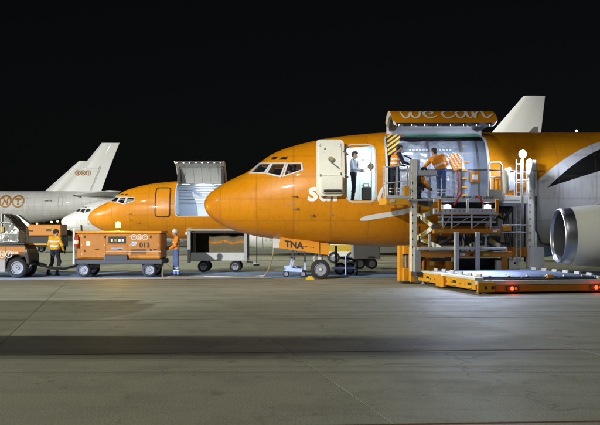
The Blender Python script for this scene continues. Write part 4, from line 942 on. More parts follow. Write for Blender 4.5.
for u, v in ((84, 238), (84, 252), (150, 238), (150, 251.5), (104, 238)): bx('latch', (X(u), -.04, gz(v)), (X(u)+.06, -.026, gz(v)+.09), 'black', gpu, .004)
bk = MB().tube([(X(117.3), .15, gz(231)), (X(117.3), .15, gz(227.5))], .03, 10).build('beacon_stalk', 'black', gpu, True); MB().lathe([(0, .10), (.14, .10), (.2, .06), (.22, .0001)], (X(117.3), .15, gz(227.5)), 'z', 16).build('beacon_lens', 'lamp_amber', bk, True)
light('beacon_light', 'POINT', (gx(117.3), GY+.02, gz(225.2)+.14), 110, (1, .56, .04), size=.06)
for k in range(6): bx('louvre', (X(131), -.05, gz(254.2)+k*.035), (X(146), -.028, gz(254.2)+k*.035+.012), 'dark_grey', gpu, 0)
for u in (81.5, 104.2, 129.8, 158):
    for v in (237, 246, 255): bx('hinge', (X(u), -.036, gz(v)), (X(u)+.03, -.026, gz(v)+.07), 'steel', gpu, .003)
for u in (95, 118, 153): MB().tube([(X(u), -.03, gz(249)), (X(u), -.07, gz(249)), (X(u)+.14, -.07, gz(249)), (X(u)+.14, -.03, gz(249))], .01, 6).build('grab_handle', 'dark_grey', gpu)
for u in (83.5, 149.5):
    for y in (.05, W2-.05): wheel(gpu, (X(u), y, .27), .27, .17)
    bx('axle_bracket', (X(u)-.3, .1, .28), (X(u)+.3, W2-.1, gz(263.9)), 'black', gpu, .02)
MB().tube([(X(76), W2/2, .5), (X(70), .6, .38), (X(62), .4, .30), (X(52), .3, .32), (X(35), .2, .46)], .045, 8).build('tow_bar', 'black', gpu, True)
v_, f_ = text2d('013', .26, bold=.008); MB().add([(X(139.5)+x, -.031, gz(247.4)+y) for x, y in v_], f_).build('lettering', 'black_lettering', gpu)
v_, f_ = text2d('GP', .20, bold=.004); MB().add([(X(131.6)+x*.8, -.0365, gz(245.8)+y) for x, y in v_], f_).build('lettering', 'white_lettering', gpu)
def flat_logo(parent, cx, y, cz, r, m='white_lettering'):
    for k, l in enumerate('TNT'):
        c0 = cx + (k-1)*r*1.95; A, B = [], []
        for i in range(21):
            a = 2*math.pi*i/20; A.append((c0+r*math.cos(a), y, cz+r*math.sin(a))); B.append((c0+r*.78*math.cos(a), y, cz+r*.78*math.sin(a)))
        MB().grid([A, B]).build('logo_ring', m, parent); v, f = text2d(l, r*1.3, bold=r*.03, align='CENTER'); h = max(p[1] for p in v)
        MB().add([(c0+a, y-.001, cz+b_-h/2) for a, b_ in v], f).build('logo_letter', m, parent)
flat_logo(gpu, X(139.5), -.031, gz(237.3), .105)
# coiled cable from the unit to the aircraft
cb = MB().tube(spline([P(160, 252, 33.6), P(163, 262, 33.3), (gx(162), 33.2, .02), (gx(172), 33.0, .02), (gx(195), 33.5, .02), (gx(230), 33.0, .02), P(258, 276, 33.4), P(266, 274, 32.6), P(271, 262, 32.2), P(273.5, 250, 32.0), P(273.5, 238, 31.9)], 8), .028, 8).build('power_cable', 'hose', None, True)
tag(cb, 'tan power cable running along the ground up to the near jet nose', 'cable')

# ------------------------------------------------------------------ tow tractor at the left edge
TY = 32.6; ts = F / TY; tx = lambda u: (u - 300) / ts; tz = lambda v: CH + (HZ - v) / ts
tr = thing('tow_tractor', 'orange and black airport tow tractor at the left edge of the picture', 'tractor', (tx(35), TY, 0)); X = lambda u: tx(u) - tx(35); Wt = 1.25
pr = [(X(-60), .32), (X(-60), .95), (X(-45), 1.02), (X(-20), .98), (X(0), tz(244.5)), (X(24), tz(245)), (X(27), tz(249)), (X(28.4), .62), (X(28.3), .52), (X(26.8), .52), (X(25), .78), (X(17), .86), (X(9), .78), (X(6), .5), (X(5.5), .32)]
MB().prism(pr, 0, Wt).build('body', 'black', tr)
bx('side_panel', (X(-40), -.02, tz(259)), (X(6), .002, tz(246.5)), 'orange_gse', tr, .008); bx('side_panel', (X(6.3), -.02, tz(254.5)), (X(25), .002, tz(246.5)), 'orange_gse', tr, .008)
bx('lower_panel', (X(-40), -.015, tz(272)), (X(5), .002, tz(259)), 'grey_paint', tr, .008)
bx('bumper', (X(27.6), .0, .5), (X(29.5), Wt, .9), 'black', tr, .05); bx('tail_lamp', (X(25.7), -.03, tz(252.5)), (X(27), -.004, tz(249.6)), 'pale_grey', tr, .01); bx('deck', (X(-20), .05, tz(244.5)+.004), (X(24), Wt-.05, tz(243)), 'dark_grey', tr, .01)
MB().tube([(X(29), .6, .6), (X(34), .6, .5), (X(40), .78, .42)], .06, 8).build('tow_hitch', 'black', tr)
for u in (17, -42):
    for y in (.08, Wt-.08): wheel(tr, (X(u), y, .37), .37, .24)
bx('driver_seat', (X(-30), .4, .98), (X(-14), 1.1, 1.45), 'dark_grey', tr, .05); flat_logo(tr, X(2), -.024, tz(254.2), .13)
for k in range(5): bx('stencil_mark', (X(9+k*1.9), -.026, tz(253.6)), (X(10.3+k*1.9), -.021, tz(251.9)), 'white_lettering', tr, 0)
bx('nameplate', (X(19.5), -.026, tz(253.6)), (X(24.5), -.021, tz(252.2)), 'black', tr, 0)
# wrapped pallet on its dolly behind
PY = 37.0; ps = F / PY; qx = lambda u: (u - 300) / ps; qz = lambda v: CH + (HZ - v) / ps
pa = thing('wrapped_pallet', 'plastic wrapped cargo pallet with sloping corner behind the tow tractor', 'pallet', (qx(-40), PY, .5)); X = lambda u: qx(u) - qx(-40); Z = lambda v: qz(v) - .5
b = MB(); prof = [(X(-40), .04), (X(18.5), .04), (X(19), Z(230)), (X(17), Z(226)), (X(5), Z(214)), (X(1), Z(213)), (X(-38), Z(213)), (X(-40), Z(216))]
b.prism(prof, 0, 1.5); me_o = b.build('wrapped_load', 'plastic_wrap', pa)
crinkle(me_o, .06)
for u in (-28, -14, 0.5):
    MB().beam((X(u), -.012, .05), (X(u)+.05, -.012, Z(213.5)), .05, .02).build('strap', 'pale_grey', pa)
for v, e_ in ((222, 10), (233, 18), (241, 18)): MB().beam((X(-40), -.012, Z(v)), (X(e_), -.012, Z(v)-.03), .02, .035).build('strap', 'pale_grey', pa)
MB().beam((X(4), -.012, Z(214)), (X(18.5), -.012, Z(229)), .05, .03).build('strap', 'black', pa)
bx('sheet', (X(-6), -.02, Z(232)), (X(4), -.013, Z(227)), 'line_yellow', pa, .002); bx('base_plate', (X(-41), -.03, -.0), (X(20), 1.53, .035), 'steel', pa, .006)
dl = thing('pallet_dolly', 'low dark dolly carrying the wrapped pallet behind the tow tractor', 'dolly', (qx(-41), PY, 0))
bx('frame', (0, 0, .36), (qx(21)-qx(-41), 1.5, .495), 'dark_grey', dl, .02)
for u in (-30, 12):
    for y in (.15, 1.35): wheel(dl, (qx(u)-qx(-41), y, .19), .19, .12)

# ------------------------------------------------------------------ baggage cart
BY = 37.0; bs_ = F / BY; X0 = (187.5 - 300) / bs_; X = lambda u: (u - 300) / bs_ - X0; Z = lambda v: CH + (HZ - v) / bs_
bc = thing('baggage_cart', 'grey roofed baggage cart with dark open side beside the orange vested worker', 'baggage cart', (X0, BY, 0)); Wb = 1.5
bx('bed', (0, 0, Z(261)), (X(247), Wb, Z(257.5)), 'pale_grey', bc, .01); bx('side_skirt', (X(191), -.02, Z(260.5)), (X(244), .0, Z(252.5)), 'pale_grey', bc, .008)
for u in (187.5, 244): bx('end_post', (X(u), -.03, Z(263 if u < 200 else 261)), (X(u+3.2), .04, Z(231)), 'grey_paint', bc, .01); bx('end_post', (X(u), Wb-.04, Z(261)), (X(u+3.2), Wb+.03, Z(231)), 'pale_grey', bc, .01)
bx('roof', (-.02, -.06, Z(231)), (X(248), Wb+.06, Z(228.8)), 'grey_paint', bc, .02); bx('back_panel', (X(191), Wb-.03, Z(257)), (X(244), Wb, Z(231.2)), 'dark_grey', bc, .01); bx('end_panel', (.02, .05, Z(257)), (.05, Wb-.05, Z(231.2)), 'dark_grey', bc, .01)
bx('curtain_roll', (X(191), .0, Z(233.6)), (X(244), .08, Z(231.3)), 'black', bc, .03)
for u in (203, 235):
    for y in (.15, Wb-.15): wheel(bc, (X(u), y, .235), .235, .14)
    bx('axle', (X(u)-.1, .1, .26), (X(u)+.1, Wb-.1, Z(261)-.004), 'dark_grey', bc, .02)
MB().tube([(X(246), .7, .42), (X(252), .5, .38), (X(258), .4, .32)], .04, 8).build('tow_bar', 'pale_grey', bc, True); bx('tow_eye', (X(253), .25, .26), (X(259), .55, .33), 'black', bc, .03); MB().tube([(X(256.3), .4, .33), (X(256.3), .4, Z(234))], .022, 8).build('tow_handle', 'black', bc)
bx('corner_lamp', (X(185.5), -.05, Z(235)), (X(187.4), .0, Z(232)), 'white_paint', bc, .01); MB().tube([(X(186), .0, Z(232)), (X(188), .1, Z(228)), (X(192), .1, Z(229))], .03, 8).build('hose', 'yellow_gse', bc, True)
sk = thing('mail_bag', 'grey brown bundle with orange band inside the baggage cart', 'bag', (X0 + X(208), BY+.35, Z(257.4)+.004))
b = MB(); nb = 14
rows = [[(X(208+36.0*i/nb)-X(208), (.05*math.sin(j*.9)+.04*math.sin(i*1.3+j)) + (0 if 0 < j < 8 else .12), (Z(235+1.2*math.sin(i*.8)) - Z(257.4))*j/8) for i in range(nb+1)] for j in range(9)]
bk2 = [[(p[0], p[1]+.9, p[2]*.96) for p in r_] for r_ in rows]
b.grid(rows); b.grid(bk2); b.grid([rows[-1], bk2[-1]]); b.grid([rows[0], bk2[0]]); b.grid([[r_[0] for r_ in rows], [r_[0] for r_ in bk2]]); b.grid([[r_[-1] for r_ in rows], [r_[-1] for r_ in bk2]])
b.build('sack', 'canvas', sk, True, ang=60); MB().grid([[(p[0], p[1]-.012, p[2]) for p in rows[5]], [(p[0], p[1]-.012, p[2]-.03) for p in rows[6]]]).build('band', 'orange_gse', sk)

# ------------------------------------------------------------------ small gear round the nose wheel
SY = 33.2; ss = F / SY; X0 = (283 - 300) / ss; X = lambda u: (u - 300) / ss - X0; Z = lambda v: CH + (HZ - v) / ss
st = thing('access_steps', 'small pale blue wheeled access steps left of the near jet nose wheel', 'steps', (X0, SY, 0))
MB().beam((X(284), 0, Z(269.5)), (X(302), 0, Z(270.5)), .1, .12).build('base_beam', 'pale_blue', st); MB().beam((X(284), .7, Z(268)), (X(302), .7, Z(269)), .1, .12).build('base_beam', 'pale_blue', st)
for y in (0, .6):
    MB().beam((X(290), y, Z(268)), (X(294), y, Z(246)), .06, .09).build('ladder_stile', 'pale_blue', st); MB().beam((X(296.5), y, Z(252)), (X(291), y, Z(269)), .05, .06).build('ladder_stile', 'pale_blue', st); MB().beam((X(305), y, Z(270)), (X(305), y, Z(248)), .07, .07).build('post', 'pale_blue', st)
for k in range(5): MB().beam((X(290+k*.8), 0, Z(266-k*4.2)), (X(290+k*.8), .6, Z(266-k*4.2)), .12, .03).build('tread', 'pale_blue', st)
bx('top_platform', (X(293), -.03, Z(247)), (X(306), .63, Z(246)), 'pale_blue', st)
for (u, y) in ((286, 0), (303, 0), (286, .7), (303, .7)): wheel(st, (X(u), y, .12), .12, .06)
ck = MB().prism([(-.16, 0), (.16, 0), (.05, .13), (-.05, .13)], -.15, .15).build('wheel_chock', 'line_yellow'); ck.location = ((310 - 300)/28.4, 31.6, .004); tag(ck, 'small wedge chock on the ground beside the near jet nose wheel', 'chock')
TWY = 34.6; tw = F / TWY; X0 = (331 - 300)/tw; X = lambda u: (u-300)/tw - X0; Z = lambda v: CH + (HZ - v)/tw
td = thing('towbar_dolly', 'dark wheeled tow bar dolly just right of the near jet nose wheel', 'dolly', (X0, TWY, 0))
MB().beam((X(331), 0, Z(268)), (X(357), .2, Z(268)), .1, .09).build('draw_beam', 'grey_paint', td); MB().tube([(X(336), .1, Z(246)), (X(336), .1, Z(270))], .05, 8).build('upright', 'dark_grey', td); MB().tube([(X(346), 0, Z(256)), (X(346), 0, .02)], .035, 8).build('jack_leg', 'pale_grey', td)
MB().tube([(X(340), .1, Z(258)), (X(352), .2, Z(259)), (X(358), .3, Z(263))], .05, 8).build('handle_bar', 'dark_grey', td)
for u, r_ in ((340.5, .2), (350, .2)): wheel(td, (X(u), .35, .24), r_+.04, .12)
wheel(td, (X(356.5), .1, .26), .26, .11, 'x')
CY = 40; cs = F / CY; X0 = (353-300)/cs; X = lambda u: (u-300)/cs - X0; Z = lambda v: CH + (HZ - v)/cs
bt = thing('box_trailer', 'plain grey box trailer seen under the belly of the near jet', 'trailer', (X0, CY, 0))
bx('box', (0, 0, Z(259)), (X(380), 1.5, Z(240)), 'grey_paint', bt, .03); bx('chassis', (X(358), .2, Z(261.5)), (X(376), 1.3, Z(259)-.004), 'dark_grey', bt, .02)
for u in (372, 360):
    for y in (.1, 1.4): wheel(bt, (X(u), y, .24), .24, .12)
MB().tube([(X(358), .7, Z(261)), (X(348), .7, Z(264))], .04, 8).build('tow_bar', 'dark_grey', bt); bx('stencil_mark', (X(368), -.006, Z(258)), (X(375), .0, Z(256.5)), 'dark_grey', bt, 0)
VY = 47; vs_ = F / VY; X0 = (329-300)/vs_; X = lambda u: (u-300)/vs_ - X0; Z = lambda v: CH + (HZ - v)/vs_
vn = thing('service_van', 'white service van with yellow band beyond the near jet nose gear', 'van', (X0, VY, 0))
MB().prism([(X(329), .35), (X(329), Z(235)), (X(347), Z(234)), (X(351), Z(243)), (X(356), Z(246)), (X(357), .4)], 0, 1.8).build('body', 'white_paint', vn); bx('side_band', (X(329), -.015, Z(251.5)), (X(352.5), -.002, Z(245)), 'line_yellow', vn, .004)
bx('side_window', (X(344), -.015, Z(243.5)), (X(349), -.003, Z(238)), 'black', vn, .01)
for u in (334, 352):
    for y in (.05, 1.75): wheel(vn, (X(u), y, .31), .31, .2)

# ------------------------------------------------------------------ things behind
LY = 70; ls = F / LY; X0 = (19-300)/ls; X = lambda u: (u-300)/ls - X0; Z = lambda v: CH + (HZ - v)/ls
bl = thing('belt_loader', 'orange belt loader with white boom behind the wrapped pallet', 'belt loader', (X0, LY, 0))
bx('body', (X(28), 0, Z(236)), (X(61), 1.9, Z(224.5)), 'orange_gse', bl, .06); bx('chassis', (X(29), .05, Z(247)), (X(62), 1.85, Z(236)-.005), 'black', bl, .04); bx('step', (X(28), -.1, Z(245)), (X(47), .04, Z(243.5)), 'yellow_gse', bl, .01)
MB().beam((X(16), .5, Z(216)), (X(30), .5, Z(227)), .8, .25).build('boom', 'white_paint', bl); bx('nameplate', (X(46), -.02, Z(228.4)), (X(51.5), -.003, Z(227.3)), 'line_yellow', bl, 0); bx('vent_plate', (X(28.5), -.02, Z(231.2)), (X(33), -.003, Z(230)), 'black', bl, 0); bx('vent_plate', (X(46), -.02, Z(231)), (X(51), -.003, Z(229)), 'dark_grey', bl, 0)
for u in (35, 56):
    for y in (.15, 1.75): wheel(bl, (X(u), y, .33), .33, .2)
hb = thing('terminal_building', 'long low dark building on the far edge of the apron', 'building', (-190, 330, 0))
bx('wall', (0, 0, 0), (150, 20, 7.5), 'far_dark', hb); bx('roof', (-1, -1, 7.52), (151, 21, 8.1), 'far_dark', hb)
for k in range(10): 
    w0 = bx('window', (62 + k*7, -.1, 2.2), (64.5 + k*7, -.004, 4.0), 'lamp_far' if k in (3, 6, 7) else 'black', hb, 0); bx('window_sill', (61.8 + k*7, -.3, 2.0), (64.7 + k*7, -.004, 2.19), 'grey_paint', w0, 0)
hb2 = thing('hangar', 'distant dark hangar strip along the horizon to the right', 'hangar', (-20, 480, 0))
bx('wall', (0, 0, 0), (420, 30, 6.5), 'far_dark', hb2); MB().prism([(0, 6.52), (420, 6.52), (415, 8), (5, 8)], 0, 30).build('roof', 'far_dark', hb2)
names = ['behind the belt loader at left', 'above the belt loader middle', 'right of the tallest light pair', 'near the white jet nose', 'touching the white jet nose top', 'low beside the white jet nose', 'lowest above the belt loader']
for k, (u, v, sz) in enumerate(((39.5, 220.5, .45), (44, 219, .62), (51.3, 222, .4), (60, 215.5, .6), (66.8, 211.5, .6), (57.5, 221.5, .35), (37, 223.5, .3))):
    D = 290; p = P(u, v, D); lm = thing('lamp_post', 'distant lit apron lamp ' + names[k], 'lamp post', (p[0], D, 0), 0, 'distant lit apron lamps')
    MB().tube([(0, 0, 0), (0, 0, p[2]-.2)], [.14, .08], 8).build('pole', 'dark_grey', lm); bx('lamp_head', (-sz-.1, -.2, p[2]+sz*.7), (sz+.1, .4, p[2]+sz*.7+.15), 'dark_grey', lm); MB().lathe([(-sz*.7, .0001), (-sz*.5, sz*.8), (0, sz), (sz*.5, sz*.8), (sz*.7, .0001)], (0, 0, p[2]), 'z', 14).build('bulb', 'lamp_far', lm, True)
def mast(loc, h, label, heading):
    m_ = thing('floodlight_mast', label, 'floodlight mast', (loc[0], loc[1], 0), heading)
    MB().tube([(0, 0, 0), (0, 0, h-.6)], [.32, .16], 14).build('pole', 'steel', m_, True); bx('crossbar', (-1.6, -.1, h-.6), (1.6, .1, h-.4), 'steel', m_)
    for k in range(4): a = bx('lamp_head', (-1.5+k*.8, .0, h-.38), (-.9+k*.8, .3, h+.1), 'dark_grey', m_); bx('lens', (-1.45+k*.8, .302, h-.32), (-.95+k*.8, .312, h+.05), 'lamp_far', a, 0)
mast((MAST_A[0]-.6, MAST_A[1]-1.6), MAST_A[2], 'tall floodlight mast standing behind the photographer on the left', R(-18)); mast((MAST_B[0]-1.6, MAST_B[1]), MAST_B[2], 'floodlight mast far off to the left of the tow tractor', R(-90)); mast((MAST_C[0]-.8, MAST_C[1]-1.6), MAST_C[2], 'floodlight mast beyond the left edge lighting the far jets', R(-29))
p = P(576.5, 131, 300); fm = thing('floodlight_mast', 'distant tall mast with one orange light above the near jet at far right', 'floodlight mast', (p[0], 300, 0))
MB().tube([(0, 0, 0), (0, 0, p[2]-.4)], [.4, .2], 10).build('pole', 'dark_grey', fm); MB().lathe([(-.45, .0001), (-.3, .35), (0, .5), (.3, .35), (.45, .0001)], (0, 0, p[2]), 'z', 12).build('lamp', 'lamp_far', fm, True)
# unseen box truck, added and sized to cast the shadow across the foreground
bt2 = thing('shadow_caster_truck', 'unseen white box truck added to cast the long foreground shadow', 'truck', (-12.2, 12.6, 0))
bx('shadow_caster_box', (0, 0, .75), (4.6, 2.05, 2.85), 'white_paint', bt2, .04); MB().prism([(4.7, .5), (4.7, 2.5), (5.5, 2.5), (6.0, 1.6), (6.4, 1.4), (6.4, .5)], .05, 2.0).build('shadow_caster_cab', 'white_paint', bt2); bx('chassis', (.1, .3, .5), (4.7, 1.75, .74), 'dark_grey', bt2); bx('side_window', (5.0, .03, 1.6), (5.6, .048, 2.3), 'black', bt2)  # body and window of the added, unseen shadow caster truck
for x in (1.1, 5.5):
    for y in (.15, 1.9): wheel(bt2, (x, y, .42), .42, .26)
# ------------------------------------------------------------------ people
from mathutils import noise as mnoise
def surface_nets(Fv, org, h):
    nx, ny, nz = Fv.shape; sh = (nx-1, ny-1, nz-1); acc = np.zeros(sh + (3,), np.float32); cnt = np.zeros(sh, np.float32)
    for ax in range(3):
        o1, o2 = [a for a in range(3) if a != ax]
        for d1 in (0, 1):
            for d2 in (0, 1):
                s0 = [slice(0, -1)]*3; off = [0, 0, 0]; off[o1] = d1; off[o2] = d2
                for k in (o1, o2): s0[k] = slice(off[k], Fv.shape[k]-1+off[k])
                s1 = list(s0); s1[ax] = slice(1, None); s0[ax] = slice(0, -1)
                f0, f1 = Fv[tuple(s0)], Fv[tuple(s1)]; cr = (f0 < 0) != (f1 < 0)
                t = np.where(cr, f0/np.where(cr, f0-f1, 1), 0)
                for k in range(3): acc[..., k] += cr*(t if k == ax else off[k])
                cnt += cr
    act = cnt > 0; vid = -np.ones(sh, np.int64); vid[act] = np.arange(act.sum()); idx = np.argwhere(act)
    V = (idx + acc[act]/cnt[act][:, None])*h + org; Q = []
    for ax in range(3):
        o1, o2 = [(1, 2), (2, 0), (0, 1)][ax]
        s0 = [slice(1, -1)]*3; s0[ax] = slice(0, -1); s1 = list(s0); s1[ax] = slice(1, None)
        A, B = Fv[tuple(s0)] < 0, Fv[tuple(s1)] < 0; e = np.argwhere(A != B); e0 = e.copy(); e0[:, o1] += 1; e0[:, o2] += 1
        fl = A[tuple(e.T)]; c = []
        for d1, d2 in ((-1, -1), (0, -1), (0, 0), (-1, 0)):
            q = e0.copy(); q[:, o1] += d1; q[:, o2] += d2; c.append(vid[tuple(q.T)])
        q = np.stack(c, 1); q[~fl] = q[~fl][:, ::-1]; Q.append(q)
    return V, np.concatenate(Q)
def caps_dist(p, c):
    a, b, r0, r1 = np.array(c[0]), np.array(c[1]), c[2], c[3]; d = b-a; L2 = max(float(d@d), 1e-9)
    t = np.clip(((p-a)@d)/L2, 0, 1); return np.linalg.norm(p-(a+t[..., None]*d), axis=-1) - (r0+(r1-r0)*t), t
def sdf_mesh(caps, h):
    lo = np.min([np.minimum(c[0], c[1])-max(c[2], c[3]) for c in caps], 0)-.03; hi = np.max([np.maximum(c[0], c[1])+max(c[2], c[3]) for c in caps], 0)+.03
    n = np.ceil((hi-lo)/h).astype(int)+2; Fv = np.full(n, .1, np.float32)
    for c in caps:
        k = c[5] if len(c) > 5 else .025; rr = max(c[2], c[3])+.06
        i0 = np.maximum(((np.minimum(c[0], c[1])-rr-lo)/h).astype(int), 0); i1 = np.minimum(((np.maximum(c[0], c[1])+rr-lo)/h).astype(int)+1, n)
        ax = [lo[j]+h*np.arange(i0[j], i1[j]) for j in range(3)]; g = np.stack(np.meshgrid(*ax, indexing='ij'), -1)
        d, _ = caps_dist(g, c); sl = tuple(slice(i0[j], i1[j]) for j in range(3)); f = Fv[sl]
        hh = np.clip(.5+.5*(f-d)/k, 0, 1); Fv[sl] = f*(1-hh)+d*hh-k*hh*(1-hh)
    return surface_nets(Fv, lo, h)
def person(label, loc, rz, J, style, name='person', hat=None, h=.0105):
    """J: joint overrides; style: materials for top, sleeve, legs; figure faces -y at rz 0"""
    base = dict(pelvis=(0, .01, .97), waist=(0, .0, 1.12), chest=(0, .0, 1.32), neck=(0, .01, 1.50), head=(0, -.02, 1.645),
                shl=(-.185, .01, 1.43), shr=(.185, .01, 1.43), ell=(-.25, .03, 1.15), elr=(.25, .03, 1.15), wrl=(-.26, -.06, .92), wrr=(.26, -.06, .92),
                hil=(-.09, 0, .93), hir=(.09, 0, .93), knl=(-.105, -.03, .51), knr=(.105, -.03, .51), anl=(-.11, .02, .10), anr=(.11, .02, .10), look=(0, -1, -.05))
    base.update(J); B = {k: Vector(v) for k, v in base.items()}
    C = []; A = lambda a, b, r0, r1, t, k=.025: C.append((np.array(a), np.array(b), r0, r1, t, k))
    top, slv, leg = style['top'], style.get('sleeve', style['top']), style['leg']; bulk = style.get('bulk', 1.0)
    side = (B['shr']-B['shl']).normalized(); hs_ = (B['hir']-B['hil']).normalized(); up = (B['neck']-B['pelvis']).normalized(); fwd = side.cross(up).normalized()*-1
    if fwd.dot(Vector(B['look'])) < -.2: fwd = -fwd
    for s in (-1, 1):
        A(B['pelvis']+hs_*.075*s, B['waist']+side*.075*s, .105, .095*bulk, leg); A(B['waist']+side*.07*s-up*.05, B['chest']+side*.085*s, .105*bulk, .115*bulk, top)
        A(B['chest']+side*.085*s, B['neck']+side*.07*s-up*.07, .112*bulk, .07*bulk, top)
    for s, q in ((-1, 'l'), (1, 'r')):
        sh, el, wr = B['sh'+q], B['el'+q], B['wr'+q]; hi, kn, an = B['hi'+q], B['kn'+q], B['an'+q]
        A(sh-side*.03*s, sh, .07*bulk, .066*bulk, slv); A(sh, el, .064*bulk, .050*bulk, slv); A(el, wr, .050*bulk, .036*bulk, slv)
        fd_ = (wr-el).normalized(); hd = 'glove' if style.get('gloves') else 'skin'; curl = (fd_*.75 + fwd*.25 + Vector((0, 0, -.3))).normalized()
        pv = fd_.cross(Vector((0, 0, 1)));  pv = pv.normalized() if pv.length > .2 else fwd.copy(); pw = fwd - fd_*fwd.dot(fd_); pw = pw.normalized() if pw.length > .2 else pv
        A(wr, wr+fd_*.05, .027, .031, hd, .012); A(wr+fd_*.03-pw*.015, wr+fd_*.075-pw*.02, .022, .018, hd, .012); A(wr+fd_*.03+pw*.015, wr+fd_*.075+pw*.02, .022, .018, hd, .012)
        for i, ln in enumerate((.07, .08, .075, .06)):
            o = wr+fd_*.08+pw*(.03-.021*i); m_ = o+fd_*ln*.5; A(o, m_, .0105, .010, hd, .004); A(m_, m_+curl*ln*.5, .010, .008, hd, .004)
        o = wr+fd_*.025+pw*.03; m_ = o+(fd_*.5+pw*.8).normalized()*.045; A(o, m_, .013, .0115, hd, .008); A(m_, m_+(fd_*.9+pw*.3).normalized()*.035, .0115, .009, hd, .004)
        A(hi, kn, .093, .066, leg); A(kn, kn+(an-kn)*.35, .064, .066, leg); A(kn+(an-kn)*.35, an+Vector((0, 0, .02)), .066, .054, leg)
        ff = Vector(B.get('ft'+q, fwd)); ff.z = 0; ff = ff.normalized() if ff.length > .1 else Vector((0, -1, 0))
        A(an+Vector((0, 0, .02)), an-Vector((0, 0, .05)), .05, .05, 'boot', .015); A(an-Vector((0, 0, .055))-ff*.04, an-Vector((0, 0, .062))+ff*.15, .045, .036, 'boot', .02)
    lk = Vector(B['look']).normalized(); hd_ = B['head']; hu = (Vector((0, 0, 1))-lk*lk.z).normalized(); hr = lk.cross(hu)
    A(B['neck']-up*.04, hd_-hu*.05, .056, .052, 'skin', .02); A(hd_-hu*.035+lk*.02, hd_+hu*.03-lk*.012, .078, .094, 'skin', .03); A(hd_-hu*.085+lk*.055, hd_-hu*.05+lk*.03, .042, .062, 'skin', .03)
    A(hd_+lk*.098-hu*.005, hd_+lk*.118-hu*.035, .010, .016, 'skin', .012); A(hd_+lk*.088-hu*.072-hr*.018, hd_+lk*.088-hu*.072+hr*.018, .009, .009, 'lip', .006)
    for s in (-1, 1):
        A(hd_+hr*.088*s-hu*.03-lk*.005, hd_+hr*.092*s+hu*.015-lk*.015, .014, .018, 'skin', .008); A(hd_+lk*.086+hr*.034*s+hu*.004, hd_+lk*.087+hr*.036*s+hu*.004, .012, .012, 'eye', .004)
    V, Q = sdf_mesh(C, h); cen = V[Q].mean(1); best = np.full(len(Q), 9.); tg = np.zeros(len(Q), int)
    names = ['skin', top, slv, leg, 'boot', 'glove', 'lip', 'eye', 'reflective']; mm = [MATS.get({'lip': 'lip', 'eye': 'black'}.get(n_, n_), MATS['skin']) for n_ in names]; tt = np.zeros(len(Q))
    for c in C:
        d, t = caps_dist(cen, c); k = d < best; best[k] = d[k]; tg[k] = names.index(c[4])
    torso = np.isin(tg, [names.index(top)]); legs = tg == names.index(leg)
    o_, u_ = np.array(B['waist']), np.array(up); hgt = (cen-o_)@u_
    if style.get('bands', True):
        arm_m = np.zeros(len(Q), bool)
        for q in 'lr':
            for a_, b_ in (('sh', 'el'), ('el', 'wr')):
                d, t = caps_dist(cen, (np.array(B[a_+q]), np.array(B[b_+q]), .05, .05)); near = (d < .03) & (np.abs(t-.62) < .11)
                if style.get('armband') and a_ == 'el': tg[near & (tg == names.index(slv))] = 8
                arm_m |= (d < .022)
        for b0, b1 in style.get('rings', ((-.02, .035), (.11, .16))): tg[torso & (hgt > b0) & (hgt < b1) & ~arm_m] = 8
        for q in 'lr':
            d, t = caps_dist(cen, (np.array(B['kn'+q]), np.array(B['an'+q]), .06, .055)); tg[legs & (d < .05) & (((t > .42) & (t < .53)) | ((t > .66) & (t < .77)))] = 8
    root = thing(name, label, 'person', loc, rz)
    me = bpy.data.meshes.new('body'); me.from_pydata(V.tolist(), [], Q.tolist())
    for m_ in mm: me.materials.append(m_)
    me.polygons.foreach_set('material_index', tg.tolist()); me.polygons.foreach_set('use_smooth', [True]*len(Q)); me.update()
    cloth = np.zeros(len(V), bool)
    for i_, n_ in enumerate(names):
        if 'cloth' in n_ or 'hivis' in n_ or n_ == 'shirt': cloth[Q[tg == i_].ravel()] = True
    cloth[Q[tg == 8].ravel()] = True
    nr = np.zeros(len(V)*3, np.float32); me.vertices.foreach_get('normal', nr); nr = nr.reshape(-1, 3); W_ = V.copy()
    for i_ in np.nonzero(cloth)[0]:
        c_ = V[i_]; q_ = Vector((c_[0]*9, c_[1]*9, c_[2]*17 + 6*c_[0])); W_[i_] += nr[i_]*(.013*mnoise.noise(q_) + .007*mnoise.noise(q_*2.3))
    me.vertices.foreach_set('co', W_.astype(np.float32).ravel())
    me.update(); link('body', me, root)
    hc = []; Hh = lambda a, b, r0, r1: hc.append((np.array(a), np.array(b), r0, r1, 'h', .02))
    if hat:
        Hh(hd_+hu*.045-lk*.02, hd_+hu*.05-lk*.01, .100, .100); Hh(hd_+hu*.045+lk*.08-hr*.03, hd_+hu*.045+lk*.08+hr*.03, .03, .03); Hh(hd_+hu*.0-lk*.05, hd_+hu*.03-lk*.04, .07, .08)
    else:
        Hh(hd_+hu*.045-lk*.025, hd_+hu*.055-lk*.012, .094, .092); Hh(hd_-hu*.03-lk*.05, hd_+hu*.03-lk*.045, .062, .082); Hh(hd_+hu*.085+lk*.05-hr*.03, hd_+hu*.085+lk*.05+hr*.03, .026, .026)
    v2, q2 = sdf_mesh(hc, .012); me = bpy.data.meshes.new('hair'); me.from_pydata(v2.tolist(), [], q2.tolist()); me.materials.append(MATS[hat or 'hair_dark']); me.polygons.foreach_set('use_smooth', [True]*len(q2)); link('cap' if hat else 'hair', me, root)
    return root
mat('lip', (0.36, 0.16, 0.12), .5, dirt=0)
